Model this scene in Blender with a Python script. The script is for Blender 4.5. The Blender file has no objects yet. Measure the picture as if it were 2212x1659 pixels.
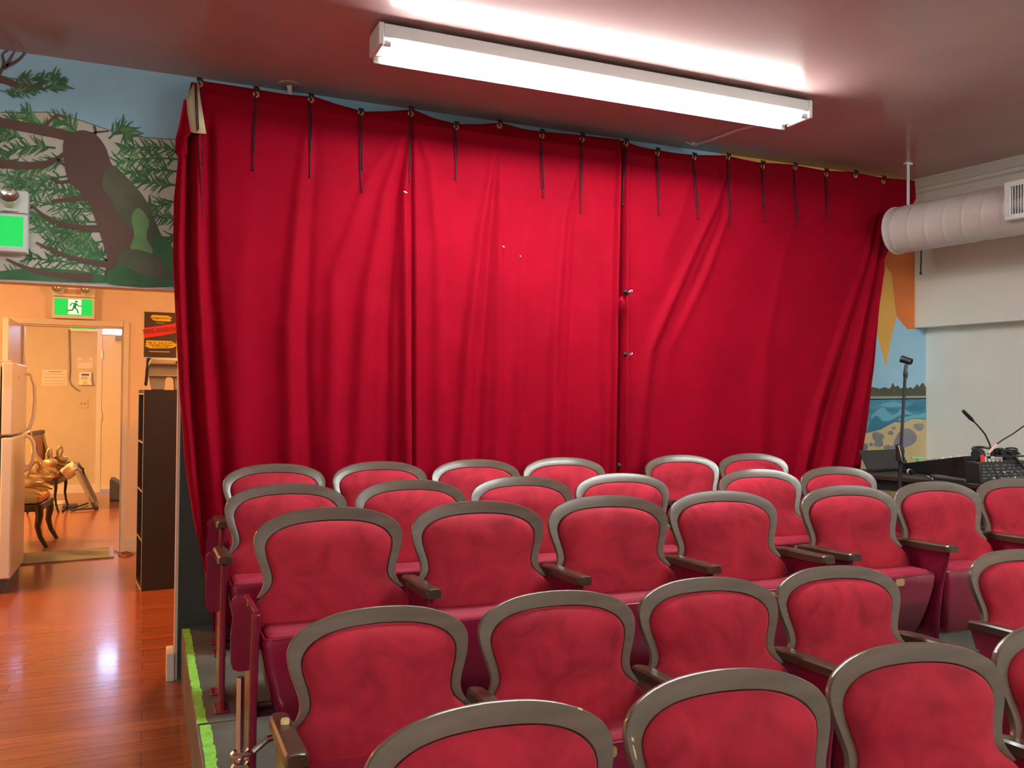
import bpy, math, random
import numpy as np
from mathutils import Vector, Matrix
random.seed(7)
sc = bpy.context.scene
PI = math.pi
EYE = 1.435
FPX, YAW, PIT, ROL = 1851.0, .403, .016, .008
# ---------------------------------------------------------------- camera
cam = bpy.data.cameras.new('camera')
cam.sensor_fit = 'HORIZONTAL'; cam.sensor_width = 36.0
cam.lens = 36.0 * FPX / 2212.0
cam.clip_start = .05; cam.clip_end = 60
co = bpy.data.objects.new('camera', cam)
sc.collection.objects.link(co)
_fw = Vector((math.sin(YAW) * math.cos(PIT), math.cos(YAW) * math.cos(PIT), math.sin(PIT)))
_q = _fw.to_track_quat('-Z', 'Y').to_matrix().to_4x4()
co.matrix_world = Matrix.Translation((0, 0, EYE)) @ _q @ Matrix.Rotation(ROL, 4, 'Z')
sc.camera = co
# ---------------------------------------------------------------- world, exposure
w = bpy.data.worlds.new('world'); sc.world = w; w.use_nodes = True
w.node_tree.nodes['Background'].inputs[0].default_value = (.6, .7, .8, 1)
w.node_tree.nodes['Background'].inputs[1].default_value = .05
sc.view_settings.view_transform = 'Standard'
sc.view_settings.look = 'None'
sc.view_settings.gamma = 1
sc.view_settings.use_curve_mapping = False
sc.view_settings.exposure = .72
TUBE_E = 84.0
WARM = (1.0, .44, .15)
WARM_W = 200.0
HALL_W = 700.0
# ---------------------------------------------------------------- pixel helpers (2212x1659 frame)
def ray(px, py):
    x, y = px - 1106.0, py - 829.5
    c, s = math.cos(ROL), math.sin(ROL)
    X2, Y2 = (x * c + y * s) / FPX, -(-x * s + y * c) / FPX
    cp, sp = math.cos(PIT), math.sin(PIT)
    Z = cp - Y2 * sp; Y = sp + Y2 * cp
    cy, sy = math.cos(YAW), math.sin(YAW)
    return Vector((X2 * cy + Z * sy, -X2 * sy + Z * cy, Y))
def aY(px, py, y): r = ray(px, py); r = r * (y / r.y); r.z += EYE; return r
def aZ(px, py, z): r = ray(px, py); r = r * ((z - EYE) / r.z); r.z += EYE; return r
def aX(px, py, x): r = ray(px, py); r = r * (x / r.x); r.z += EYE; return r
# ---------------------------------------------------------------- materials
MATS = {}
def mat(name, col, rough=.5, metal=0, sheen=0, sheencol=None, sheenr=.4, var=0, vscale=6, bump=0, bscale=40, coat=0, emit=None, es=0, spec=.5, aniso=None):
    m = bpy.data.materials.new(name); m.use_nodes = True
    nt = m.node_tree; b = nt.nodes['Principled BSDF']
    b.inputs['Base Color'].default_value = (*col, 1)
    b.inputs['Roughness'].default_value = rough
    b.inputs['Metallic'].default_value = metal
    b.inputs['Specular IOR Level'].default_value = spec
    if sheen:
        b.inputs['Sheen Weight'].default_value = sheen
        b.inputs['Sheen Roughness'].default_value = sheenr
        b.inputs['Sheen Tint'].default_value = (*(sheencol or col), 1)
    if coat:
        b.inputs['Coat Weight'].default_value = coat; b.inputs['Coat Roughness'].default_value = .15
    if emit:
        b.inputs['Emission Color'].default_value = (*emit, 1); b.inputs['Emission Strength'].default_value = es
    tc = nt.nodes.new('ShaderNodeTexCoord')
    if var:
        n = nt.nodes.new('ShaderNodeTexNoise'); n.inputs['Scale'].default_value = vscale; n.inputs['Detail'].default_value = 5
        mp = nt.nodes.new('ShaderNodeMapping'); nt.links.new(tc.outputs['Object'], mp.inputs[0])
        if aniso: mp.inputs['Scale'].default_value = aniso
        nt.links.new(mp.outputs[0], n.inputs['Vector'])
        r = nt.nodes.new('ShaderNodeValToRGB')
        r.color_ramp.elements[0].position = .3; r.color_ramp.elements[1].position = .7
        r.color_ramp.elements[0].color = (*[max(0, c * (1 - var)) for c in col], 1)
        r.color_ramp.elements[1].color = (*[min(1, c * (1 + var)) for c in col], 1)
        nt.links.new(n.outputs[0], r.inputs[0]); nt.links.new(r.outputs[0], b.inputs['Base Color'])
    if bump:
        n2 = nt.nodes.new('ShaderNodeTexNoise'); n2.inputs['Scale'].default_value = bscale; n2.inputs['Detail'].default_value = 4
        nt.links.new(tc.outputs['Object'], n2.inputs['Vector'])
        bp = nt.nodes.new('ShaderNodeBump'); bp.inputs['Strength'].default_value = bump; bp.inputs['Distance'].default_value = .01
        nt.links.new(n2.outputs[0], bp.inputs['Height']); nt.links.new(bp.outputs[0], b.inputs['Normal'])
    MATS[name] = m
    return m
M_CEIL = mat('ceiling_maroon_paint', (.50, .31, .30), .18, bump=.05, bscale=5, var=.06, vscale=2, spec=.2)
M_SLATE = mat('slate_paint', (.036, .040, .034), .55, var=.1)
M_BLUE = mat('sky_blue_paint', (.36, .62, .80), .6, var=.03)
M_CREAM = mat('cream_paint', (.84, .83, .75), .6, var=.03, vscale=3, bump=.03, bscale=60)
M_CREAM2 = mat('offwhite_trim', (.72, .69, .62), .45)
M_PEACH = mat('warm_wall_paint', (.75, .62, .50), .6, var=.03)
M_HALL = mat('hall_wall_paint', (.58, .52, .38), .6, var=.03)
M_WHITE = mat('white_enamel', (.80, .80, .78), .35)
M_TAPE = mat('green_tape', (.30, .78, .10), .5, var=.2, vscale=30)
M_RISER = mat('riser_grey_paint', (.115, .12, .105), .42, var=.35, vscale=4, bump=.1, bscale=20)
M_CURT = mat('curtain_velvet', (.80, .004, .035), .75, sheen=1, sheencol=(1, .05, .12), sheenr=.35, var=.10, vscale=3, bump=.04, bscale=160, spec=.15)
def velvet(m, dif, sh, r, k):
    nt = m.node_tree; b = nt.nodes['Principled BSDF']; out = nt.nodes['Material Output']
    b.inputs['Sheen Weight'].default_value = 0
    s_ = nt.nodes.new('ShaderNodeBsdfSheen'); s_.inputs['Color'].default_value = (*sh, 1); s_.inputs['Roughness'].default_value = r
    a = nt.nodes.new('ShaderNodeMixShader'); a.inputs[0].default_value = k
    nt.links.new(b.outputs[0], a.inputs[1]); nt.links.new(s_.outputs[0], a.inputs[2]); nt.links.new(a.outputs[0], out.inputs[0])
    bn = [n for n in nt.nodes if n.type == 'BUMP']
    if bn: nt.links.new(bn[0].outputs[0], s_.inputs['Normal'])
M_SEATV = mat('seat_velvet', (.60, .028, .055), .75, sheen=1, sheencol=(1, .13, .18), sheenr=.4, var=.30, vscale=5.5, spec=.2)
M_SQUAB = mat('squab_velvet', (.30, .012, .035), .7, var=.15, vscale=8, spec=.3)
for _m in (M_SEATV,):      # brushed nap differs from seat to seat
    _n = _m.node_tree; _mp = next(q for q in _n.nodes if q.type == 'MAPPING'); _oi = _n.nodes.new('ShaderNodeObjectInfo')
    _v = _n.nodes.new('ShaderNodeVectorMath'); _v.operation = 'SCALE'; _v.inputs[0].default_value = (37, 19, 23)
    _n.links.new(_oi.outputs['Random'], _v.inputs['Scale']); _n.links.new(_v.outputs[0], _mp.inputs['Location'])
    _nz = next(q for q in _n.nodes if q.type == 'TEX_NOISE'); _nz.inputs['Distortion'].default_value = 1.6; _nz.inputs['Detail'].default_value = 8; _nz.inputs['Roughness'].default_value = .6
M_WOOD = mat('frame_wood', (.122, .083, .060), .30, var=.22, vscale=5, aniso=(1, 1, 6), coat=.4, bump=.03, bscale=50)
M_ARM = mat('arm_wood', (.055, .031, .018), .30, var=.3, vscale=8, coat=.4)
M_CHIP = mat('bare_wood_chip', (.75, .62, .28), .6)
M_MAROON = mat('maroon_enamel', (.22, .010, .035), .22, var=.08, coat=.3)
M_DARKM = mat('dark_maroon', (.06, .01, .015), .5)
M_GOLD = mat('aged_brass', (.62, .50, .22), .35, metal=.5)
M_CHROME = mat('chrome', (.8, .8, .78), .18, metal=1)
M_BLACK = mat('black_plastic', (.015, .016, .017), .4)
M_BLACKM = mat('matte_black', (.012, .012, .012), .75)
M_SHELF = mat('black_brown_laminate', (.03, .018, .011), .45)
M_EDGE = mat('pale_shelf_edge', (.72, .62, .50), .5)
M_FRIDGE = mat('fridge_enamel', (.76, .73, .68), .3)
M_GREY = mat('grey_plastic', (.30, .27, .24), .5)
M_DGREY = mat('dark_grey', (.07, .07, .07), .5)
M_TUBE = mat('fluorescent_tube', (1, 1, 1), .5, emit=(.93, 1.0, .97), es=TUBE_E)
M_CORD = mat('black_cord', (.035, .006, .014), .9)
M_LINING = mat('cream_lining', (.62, .52, .32), .8)
M_GREEN = mat('exit_green_lit', (.0, .08, .02), .5, emit=(.0, .42, .055), es=1.0)
M_GREENW = mat('exit_white_lit', (.8, 1, .85), .5, emit=(.55, .8, .60), es=.6)
M_RED = mat('red_print', (.75, .03, .03), .6)
M_YELL = mat('yellow_print', (.85, .62, .02), .6)
M_INK = mat('black_ink', (.02, .015, .012), .6)
M_PAPER = mat('paper', (.75, .70, .60), .7)
M_GILT = mat('silver_gilt_carving', (.55, .45, .25), .28, metal=.7)
M_DWOOD = mat('dark_carved_wood', (.02, .012, .01), .3)
M_AMBER = mat('amber_velvet', (.55, .22, .03), .7)
M_BLUEF = mat('blue_cushion', (.10, .13, .22), .8)
M_MATM = mat('doormat_fibre', (.24, .23, .15), .9, var=.45, vscale=9, aniso=(.08, 5, 1))
M_DAY = mat('daylight_pane', (1, 1, 1), .5, emit=(.36, .56, 1.0), es=15)
M_ROCK = mat('painted_rock', (.24, .23, .26), .6, var=.25, vscale=9)
M_SAND = mat('painted_sand', (.62, .47, .24), .6, var=.08, vscale=6)
M_SEA = mat('painted_sea', (.06, .27, .38), .6, var=.35, vscale=7, aniso=(1, 1, 2.6))
M_TREEL = mat('painted_treeline', (.09, .09, .055), .7, var=.2)
M_ORANGE = mat('painted_orange', (.78, .20, .04), .6, var=.12, vscale=3)
M_AMBERP = mat('painted_amber', (.80, .42, .08), .6, var=.1, vscale=3)
M_BARK = mat('painted_bark', (.13, .065, .05), .6, var=.12, vscale=3)
M_BARK2 = mat('painted_mossy_bark', (.10, .105, .06), .6, var=.3, vscale=5)
M_NEED = mat('painted_needles', (.045, .155, .055), .6, var=.4, vscale=6)
M_NEED2 = mat('painted_light_needles', (.15, .30, .11), .6, var=.3, vscale=6)
M_FOG = mat('painted_pale_hill', (.62, .59, .51), .6, var=.05, vscale=2)
M_TAUPE = mat('painted_contour', (.22, .18, .15), .6)
velvet(M_CURT, None, (1, .02, .08), .30, .68)
velvet(M_SEATV, None, (1, .20, .26), .42, .38)
# laminate floor, planks along X
def floor_mat():
    m = bpy.data.materials.new('cherry_laminate'); m.use_nodes = True; nt = m.node_tree; b = nt.nodes['Principled BSDF']
    tc = nt.nodes.new('ShaderNodeTexCoord')
    br = nt.nodes.new('ShaderNodeTexBrick'); br.inputs['Scale'].default_value = 1
    br.inputs['Brick Width'].default_value = 1.2; br.inputs['Row Height'].default_value = .125; br.inputs['Mortar Size'].default_value = .0015
    br.inputs['Color1'].default_value = (.40, .105, .030, 1); br.inputs['Color2'].default_value = (.31, .072, .020, 1); br.inputs['Mortar'].default_value = (.10, .02, .008, 1)
    nt.links.new(tc.outputs['Object'], br.inputs['Vector'])
    n = nt.nodes.new('ShaderNodeTexNoise'); n.inputs['Scale'].default_value = 3; n.inputs['Detail'].default_value = 6
    mp = nt.nodes.new('ShaderNodeMapping'); mp.inputs['Scale'].default_value = (1, 12, 1)
    nt.links.new(tc.outputs['Object'], mp.inputs[0]); nt.links.new(mp.outputs[0], n.inputs['Vector'])
    mx = nt.nodes.new('ShaderNodeMixRGB'); mx.blend_type = 'MULTIPLY'; mx.inputs[0].default_value = .55
    r = nt.nodes.new('ShaderNodeValToRGB'); r.color_ramp.elements[0].color = (.55, .5, .45, 1); r.color_ramp.elements[0].position = .35; r.color_ramp.elements[1].position = .65
    nt.links.new(n.outputs[0], r.inputs[0]); nt.links.new(br.outputs[0], mx.inputs[1]); nt.links.new(r.outputs[0], mx.inputs[2])
    nt.links.new(mx.outputs[0], b.inputs['Base Color']); b.inputs['Roughness'].default_value = .25
    b.inputs['Coat Weight'].default_value = .35; b.inputs['Coat Roughness'].default_value = .10
    return m
M_FLOOR = floor_mat()
# ---------------------------------------------------------------- mesh builder
class MB:
    def __init__(s): s.v = []; s.f = []; s.m = []; s.mats = []
    def mi(s, m):
        if m not in s.mats: s.mats.append(m)
        return s.mats.index(m)
    def quad(s, a, b, c, d, m=None): s.poly([a, b, c, d], m)
    def poly(s, pts, m=None):
        n = len(s.v); s.v += [tuple(p) for p in pts]; s.f.append(tuple(range(n, n + len(pts)))); s.m.append(s.mi(m) if m else 0)
    def box(s, x0, x1, y0, y1, z0, z1, m=None, M=None):
        n = len(s.v)
        P = [(x, y, z) for z in (z0, z1) for y in (y0, y1) for x in (x0, x1)]
        if M is not None: P = [tuple(M @ Vector(p)) for p in P]
        s.v += P
        for q in ((0, 2, 3, 1), (4, 5, 7, 6), (0, 1, 5, 4), (2, 6, 7, 3), (0, 4, 6, 2), (1, 3, 7, 5)):
            s.f.append(tuple(n + i for i in q)); s.m.append(s.mi(m) if m else 0)
        return s
    def grid(s, rows, m=None, close=False):
        n = len(s.v); R = len(rows); K = len(rows[0])
        for r in rows: s.v += [tuple(p) for p in r]
        k = s.mi(m) if m else 0
        for i in range(R - 1):
            for j in range(K if close else K - 1):
                j2 = (j + 1) % K
                s.f.append((n + i * K + j, n + i * K + j2, n + (i + 1) * K + j2, n + (i + 1) * K + j)); s.m.append(k)
        return n
    def tube(s, pts, r, n=8, m=None, cap=True):
        pts = [Vector(p) for p in pts]; rr = r if isinstance(r, (list, tuple)) else [r] * len(pts)
        rows = []; up = None
        for i, p in enumerate(pts):
            t = (pts[min(i + 1, len(pts) - 1)] - pts[max(i - 1, 0)]).normalized()
            if up is None: up = Vector((0, 0, 1)) if abs(t.z) < .9 else Vector((1, 0, 0))
            a = t.cross(up).normalized(); b = a.cross(t).normalized(); up = b
            rows.append([p + (a * math.cos(2 * PI * k / n) + b * math.sin(2 * PI * k / n)) * rr[i] for k in range(n)])
        n0 = s.grid(rows, m, True)
        if cap:
            k = s.mi(m) if m else 0
            s.f.append(tuple(n0 + j for j in range(n))); s.m.append(k)
            s.f.append(tuple(n0 + (len(pts) - 1) * n + j for j in reversed(range(n)))); s.m.append(k)
        return s
    def lathe(s, prof, c=(0, 0, 0), n=24, m=None, M=None):
        rows = []
        for r, z in prof:
            row = [Vector((r * math.cos(2 * PI * k / n), r * math.sin(2 * PI * k / n), z)) for k in range(n)]
            if M is not None: row = [M @ p for p in row]
            rows.append([p + Vector(c) for p in row])
        s.grid(rows, m, True); return s
    def prism(s, poly, f, d, m=None):
        """poly: 2D points; f(u,v)->Vector ; d: extrusion Vector"""
        A = [f(*p) for p in poly]; B = [a + d for a in A]
        s.poly(A, m); s.poly(list(reversed(B)), m)
        for i in range(len(A)):
            j = (i + 1) % len(A); s.poly([A[j], A[i], B[i], B[j]], m)
        return s
    def build(s, name, m=None, parent=None, smooth=True, bev=0, loc=None, seg=2, subd=0):
        me = bpy.data.meshes.new(name); me.from_pydata(s.v, [], s.f)
        ms = s.mats or [m]
        for q in ms: me.materials.append(q)
        if s.mats: me.polygons.foreach_set('material_index', s.m)
        import bmesh
        bm = bmesh.new(); bm.from_mesh(me)
        bmesh.ops.remove_doubles(bm, verts=bm.verts, dist=1e-6)
        bmesh.ops.recalc_face_normals(bm, faces=bm.faces)
        bm.to_mesh(me); bm.free()
        if smooth:
            me.polygons.foreach_set('use_smooth', [True] * len(me.polygons))
            me.set_sharp_from_angle(angle=math.radians(38))
        o = bpy.data.objects.new(name, me); sc.collection.objects.link(o)
        if parent: o.parent = parent
        if loc: o.location = loc
        if bev:
            b = o.modifiers.new('bevel', 'BEVEL'); b.width = bev; b.segments = seg; b.limit_method = 'ANGLE'; b.angle_limit = math.radians(40)
            b.harden_normals = False
        if subd:
            b = o.modifiers.new('subd', 'SUBSURF'); b.levels = subd; b.render_levels = subd
        return o
def tag(o, label=None, cat=None, group=None, kind=None):
    if label: o['label'] = label
    if cat: o['category'] = cat
    if group: o['group'] = group
    if kind: o['kind'] = kind
    return o
def empty(name, loc, label, cat, group=None, rz=0):
    o = bpy.data.objects.new(name, None); sc.collection.objects.link(o); o.location = loc; o.rotation_euler.z = rz
    o.empty_display_size = .1
    return tag(o, label, cat, group)
def struct(name, mb, m=None, **k):
    return tag(mb.build(name, m, **k), kind='structure')
def text(body, size, M, m, name, parent, ext=.0004):
    cu = bpy.data.curves.new(name, 'FONT'); cu.body = body; cu.size = size; cu.align_x = 'CENTER'; cu.align_y = 'CENTER'; cu.extrude = ext
    t = bpy.data.objects.new('tmp', cu); sc.collection.objects.link(t); bpy.context.view_layer.update()
    me = bpy.data.meshes.new_from_object(t); bpy.data.objects.remove(t)
    me.transform(M); me.materials.clear(); me.materials.append(m)
    o = bpy.data.objects.new(name, me); sc.collection.objects.link(o); o.parent = parent
    return o
FRONT = Matrix.Rotation(PI / 2, 4, 'X')     # text upright, facing -Y
# ================================================================= SETTING
WY = 4.66; CZ = 3.063; HB = 1.977; WX = .16
def rwx(y): return 5.222 + .141 * (WY - y)      # right upper wall face
YB = -3.6; XL = -3.2
f = MB(); f.box(XL - .1, 7, YB - .1, 14.2, -.08, 0); struct('floor', f, M_FLOOR, smooth=False)
c = MB(); c.box(XL - .1, 7, YB - .1, WY + .12, CZ, CZ + .1); struct('ceiling', c, M_CEIL, smooth=False)
wb = MB()
wb.box(WX, 5.7, WY, WY + .12, 0, 1.5, M_SLATE); wb.box(WX, 5.7, WY, WY + .12, 1.5, CZ, M_BLUE)
struct('wall_back', wb, smooth=False)
hd = MB(); hd.box(XL, WX, WY, WY + .12, HB, CZ, M_BLUE)
struct('wall_header', hd, smooth=False)
ht = MB(); ht.box(XL, WX, WY + .003, WY + .117, HB - .012, HB, M_PEACH); struct('trim_1', ht, smooth=False)
# end cap of the wall beside the opening
ec = MB(); ec.box(WX - .014, WX, WY - .004, WY + .124, 0, HB - .012, M_PEACH); struct('trim_2', ec, smooth=False)
wr = MB()
def wallq(mb, x_off, z0, z1, m, t=.3):
    a = Vector((rwx(WY + .1) + x_off, WY + .1, 0)); b = Vector((rwx(YB) + x_off, YB, 0))
    P = [a, b, b + Vector((t, 0, 0)), a + Vector((t, 0, 0))]
    mb.prism([(0, 0), (1, 0), (2, 0), (3, 0)], lambda u, v: P[int(u)] + Vector((0, 0, z0)), Vector((0, 0, z1 - z0)), m)
wallq(wr, 0, HB, CZ, M_CREAM); wallq(wr, .11, 0, HB, M_CREAM)
struct('wall_right', wr, smooth=False)
wl = MB(); wl.box(XL - .1, XL, YB, 9, 0, CZ); struct('wall_left', wl, M_CREAM, smooth=False)
wk = MB(); wk.box(XL, 7, YB - .1, YB, 0, CZ); struct('wall_rear', wk, M_CREAM, smooth=False)
# crown moulding and conduit on right wall
cm = MB()
def along(y, dx=0, z=0): return Vector((rwx(y) + dx, y, z))
cr = [(0, 0), (-.055, 0), (-.055, -.012), (-.03, -.03), (-.018, -.055), (-.018, -.062), (0, -.062)]
for i in range(len(cr)):
    a = cr[i]; b = cr[(i + 1) % len(cr)]
    cm.quad(along(WY - .01, a[0], CZ + a[1]), along(YB, a[0], CZ + a[1]), along(YB, b[0], CZ + b[1]), along(WY - .01, b[0], CZ + b[1]))
struct('trim_3', cm, M_CREAM2)
cd = MB(); cd.tube([along(4.6 - i * .7, -.012 - (.006 if i % 2 else 0), CZ - .095) for i in range(9)], .007, 6)
tag(cd.build('wall_cable', M_CREAM2), 'thin painted cable clipped below the ceiling moulding on the right wall', 'cable')
# ---- adjacent room, door wall, hall
DY = 8.59
dl = aY(46, 900, DY).x; dr = aY(264, 900, DY).x; dt = aY(150, 703, DY).z
aw = MB()
aw.box(XL, dl, DY, DY + .11, 0, 2.45); aw.box(dr, 2.4, DY, DY + .11, 0, 2.45); aw.box(dl, dr, DY, DY + .11, dt, 2.45)
struct('wall_kitchen', aw, M_PEACH, smooth=False)
a2 = MB(); a2.box(2.4, 2.5, WY + .12, DY + .11, 0, 2.45); struct('wall_kitchen_right', a2, M_PEACH, smooth=False)
a3 = MB(); a3.box(XL, 2.5, WY + .12, DY + .11, 2.45, 2.55); struct('ceiling_kitchen', a3, M_CREAM2, smooth=False)
cs = MB()
cl = aY(20, 700, DY).x; ctop = aY(150, 691, DY).z; cR = aY(276, 900, DY).x
cs.box(dr, cR, DY - .02, DY, 0, ctop); cs.box(cl, dr, DY - .02, DY, dt, ctop)
cs.box(dr - .012, dr, DY, DY + .11, 0, dt); cs.box(dl, dr - .012, DY, DY + .11, dt - .012, dt); cs.box(dl, dl + .012, DY, DY + .11, 0, dt - .012)
struct('trim_4', cs, M_CREAM2, smooth=False, bev=.003)
bb = MB(); bb.box(cR, 2.4, DY - .016, DY, 0, .12); bb.box(cR, 2.4, DY - .01, DY, .12, .14); struct('baseboard_kitchen', bb, M_CREAM2, smooth=False)
bw = MB(); bw.box(WX - .05, WX - .014, WY - .03, WY + .124, 0, .14); struct('baseboard_end', bw, M_CREAM2, smooth=False, bev=.004)
HY = 13.95; HCZ = 2.62
hw = MB(); hw.box(-3.4, 1.2, HY, HY + .1, 0, HCZ); struct('wall_hall_far', hw, M_HALL, smooth=False)
hs = MB(); hs.box(1.1, 1.2, DY + .11, HY, 0, HCZ); struct('wall_hall_right', hs, M_HALL, smooth=False)
hs = MB(); hs.box(-3.4, -3.3, DY + .11, HY, 0, HCZ); struct('wall_hall_left', hs, M_HALL, smooth=False)
hc = MB(); hc.box(-3.4, 1.2, DY + .11, HY + .1, HCZ, HCZ + .1); struct('ceiling_hall', hc, M_CREAM2, smooth=False)
hb = MB()
fdl = aY(211, 900, HY).x
hb.box(-3.3, fdl - .02, HY - .016, HY, 0, .10); hb.box(-3.3, fdl - .02, HY - .01, HY, .10, .125); struct('baseboard_hall', hb, M_CREAM2, smooth=False)
# far exit door (with hinges, closer, sill) + transom light
fd = MB(); fdt = aY(240, 725, HY).z; fdR = fdl + .95
fd.box(fdl + .05, fdR, HY - .035, HY - .001, .05, fdt)
door1 = struct('door_1', fd, mat('far_door_paint', (.74, .66, .48), .45), smooth=False, bev=.004)
fc = MB(); fc.box(fdl - .02, fdl + .05, HY - .045, HY, .0, fdt + .16); fc.box(fdR, fdR + .07, HY - .045, HY, 0, fdt + .16); fc.box(fdl + .05, fdR, HY - .04, HY, fdt, fdt + .02)
struct('trim_5', fc, M_CREAM2, smooth=False, bev=.003)
sl = MB(); sl.box(fdl + .05, fdR, HY - .10, HY, 0, .05, M_CHROME); struct('trim_6', sl, smooth=False, bev=.004)
hg = MB()
for py in (765, 900): 
    z = aY(216, py, HY).z; hg.tube([(fdl + .05, HY - .05, z - .06), (fdl + .05, HY - .05, z + .06)], .012, 8)
hg.build('hinge', M_CHROME, door1)
cz = aY(245, 730, HY).z
dc = MB(); dc.box(fdl + .22, fdl + .55, HY - .09, HY - .036, cz - .04, cz + .03); dc.tube([(fdl + .5, HY - .09, cz), (fdl + .75, HY - .16, cz + .01), (fdl + .9, HY - .05, cz + .06)], .008, 6)
dc.build('door_closer', M_GREY, door1)
tr = MB(); tr.box(fdl + .07, fdR - .02, HY - .012, HY - .002, fdt + .04, HCZ - .03, M_DAY)
struct('window_1', tr, smooth=False)
# open door leaf left of the opening
ol = MB(); ol.box(dl - .045, dl - .005, DY - .80, DY - .01, .01, dt - .01)
struct('door_2', ol, M_CREAM2, smooth=False, bev=.003)
# ---- seating risers
rs = MB(); rs.box(.178, 5.6, 2.52, WY - .001, 0, .26)
# clip to right wall
r1 = struct('floor_riser', rs, M_RISER, smooth=False, bev=.004)
rs = MB(); rs.box(.178, 6.6, YB + .2, 2.519, 0, .066); struct('floor_riser_front', rs, M_RISER, smooth=False, bev=.003)
tp = MB()
def tapestrip(y0, y1, xo, wd, z, seed):
    rnd = random.Random(seed); n = 30; L = []; R = []
    for i in range(n + 1):
        y = y0 + (y1 - y0) * i / n
        L.append((.178 + xo + rnd.uniform(-.002, .002), y, z)); R.append((.178 + xo + wd + rnd.uniform(-.004, .004), y, z))
    tp.grid([L, R])
tapestrip(3.27, 4.62, .004, .034, .2614, 1); tapestrip(2.56, 3.25, .010, .036, .2614, 2)
tag(tp.build('floor_tape', M_TAPE, smooth=False), 'bright green tape along the left edge of the grey seating riser', 'tape')
sm = MB(); sm.box(.19, 5.5, 3.258, 3.262, .2603, .2612, M_BLACKM); tag(sm.build('trim_7', None, smooth=False), kind='structure')
# ================================================================= THEATRE SEATS
TAU = math.radians(14)
def cat(pts, n):
    """Catmull-Rom resample (uniform) of 2D points"""
    P = [pts[0]] + list(pts) + [pts[-1]]; out = []
    for i in range(1, len(P) - 2):
        for k in range(n):
            t = k / n; p0, p1, p2, p3 = P[i - 1], P[i], P[i + 1], P[i + 2]
            out.append(tuple(.5 * (2 * p1[j] + (p2[j] - p0[j]) * t + (2 * p0[j] - 5 * p1[j] + 4 * p2[j] - p3[j]) * t * t + (3 * p1[j] - p0[j] - 3 * p2[j] + p3[j]) * t ** 3) for j in range(len(p1))))
    out.append(tuple(pts[-1])); return out
OUT = [(0, 0), (.055, .002), (.105, .007), (.15, .0165), (.19, .031), (.222, .050), (.240, .074), (.2455, .098), (.241, .133), (.230, .168), (.2195, .20), (.216, .224), (.221, .246), (.238, .274)]
INN = [(0, .046), (.05, .0475), (.095, .051), (.136, .059), (.168, .071), (.191, .087), (.205, .107), (.2085, .127), (.204, .155), (.196, .181), (.190, .206), (.189, .228), (.199, .251), (.228, .276)]
OUT = cat(OUT, 4); INN = cat(INN, 4)
ZT = .80                       # height of the back's top above the seat's own floor
def bk(u, v, h=0):             # back surface: u across, v down from the top, h towards the sitter
    cv = .42 * u * u           # slight wrap
    y = -v * math.sin(TAU) - h * math.cos(TAU) - cv
    return Vector((u, y, ZT - v * math.cos(TAU) - h * math.sin(TAU) * -1))
def mk_frame():
    mb = MB(); rows = []
    o2 = [(-a, b) for a, b in reversed(OUT[1:])] + OUT; i2 = [(-a, b) for a, b in reversed(INN[1:])] + INN
    for (a, b), (c_, d) in zip(o2, i2):
        L = lambda t: (a + (c_ - a) * t, b + (d - b) * t)
        e = .06
        rows.append([bk(*L(0), -.014), bk(*L(-0.0), -.001), bk(*L(e), .003), bk(*L(.5), .0042), bk(*L(1 - e), .003), bk(*L(1), -.001), bk(*L(1), -.014)])
    n = mb.grid(rows, None, True)
    K = 7; R = len(rows)
    mb.f.append(tuple(n + j for j in range(K))); mb.m.append(0)
    mb.f.append(tuple(n + (R - 1) * K + j for j in reversed(range(K)))); mb.m.append(0)
    return mb
# cushion outline
half = INN + [(.246, .298), (.254, .33), (.255, .38), (.251, .43), (.235, .445)]
half = [(a * .992, b + .001) for a, b in half]
outl = half + [(.12, .446), (0, .447)] + [(-a, b) for a, b in [(.12, .446)]] + [(-a, b) for a, b in reversed(half[1:])]
def mk_cushion():
    mb = MB(); c0 = (0, .235)
    prof = [(1.0, -.012), (1.0, .002), (.985, .010), (.955, .018), (.90, .027), (.80, .037), (.65, .048), (.45, .057), (.25, .062), (.08, .063)]
    rows = []
    for s, h in prof:
        r = []
        for a, b in outl:
            # pull towards the waist line rather than one point
            cb = c0[1] + (b - c0[1]) * .35
            r.append(bk(a * s, cb + (b - cb) * (s if s > .5 else s * .6 + .2) if s < 1 else b, h))
        rows.append(r)
    n = mb.grid(rows, None, True); K = len(outl)
    last = n + (len(rows) - 1) * K
    mb.f.append(tuple(last + j for j in range(K))); mb.m.append(0)
    mb.f.append(tuple(n + j for j in reversed(range(K)))); mb.m.append(0)
    return mb
def panrow(z, hw, y, rad, n=6):
    """horizontal section of the tipped seat (rounded front corners), y = front face; back at yb"""
    pts = []
    yb = YBK + (ZT - .33 - z) * 0
    pts.append((-hw, yb, z))
    for k in range(n + 1):
        a = PI + k * PI / 2 / n
        pts.append((-hw + rad + rad * math.cos(a), y + rad + rad * math.sin(a), z))
    for k in range(n + 1):
        a = -PI / 2 + k * PI / 2 / n
        pts.append((hw - rad + rad * math.cos(a), y + rad + rad * math.sin(a), z))
    pts.append((hw, yb, z)); return pts
YBK = -.135
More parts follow.
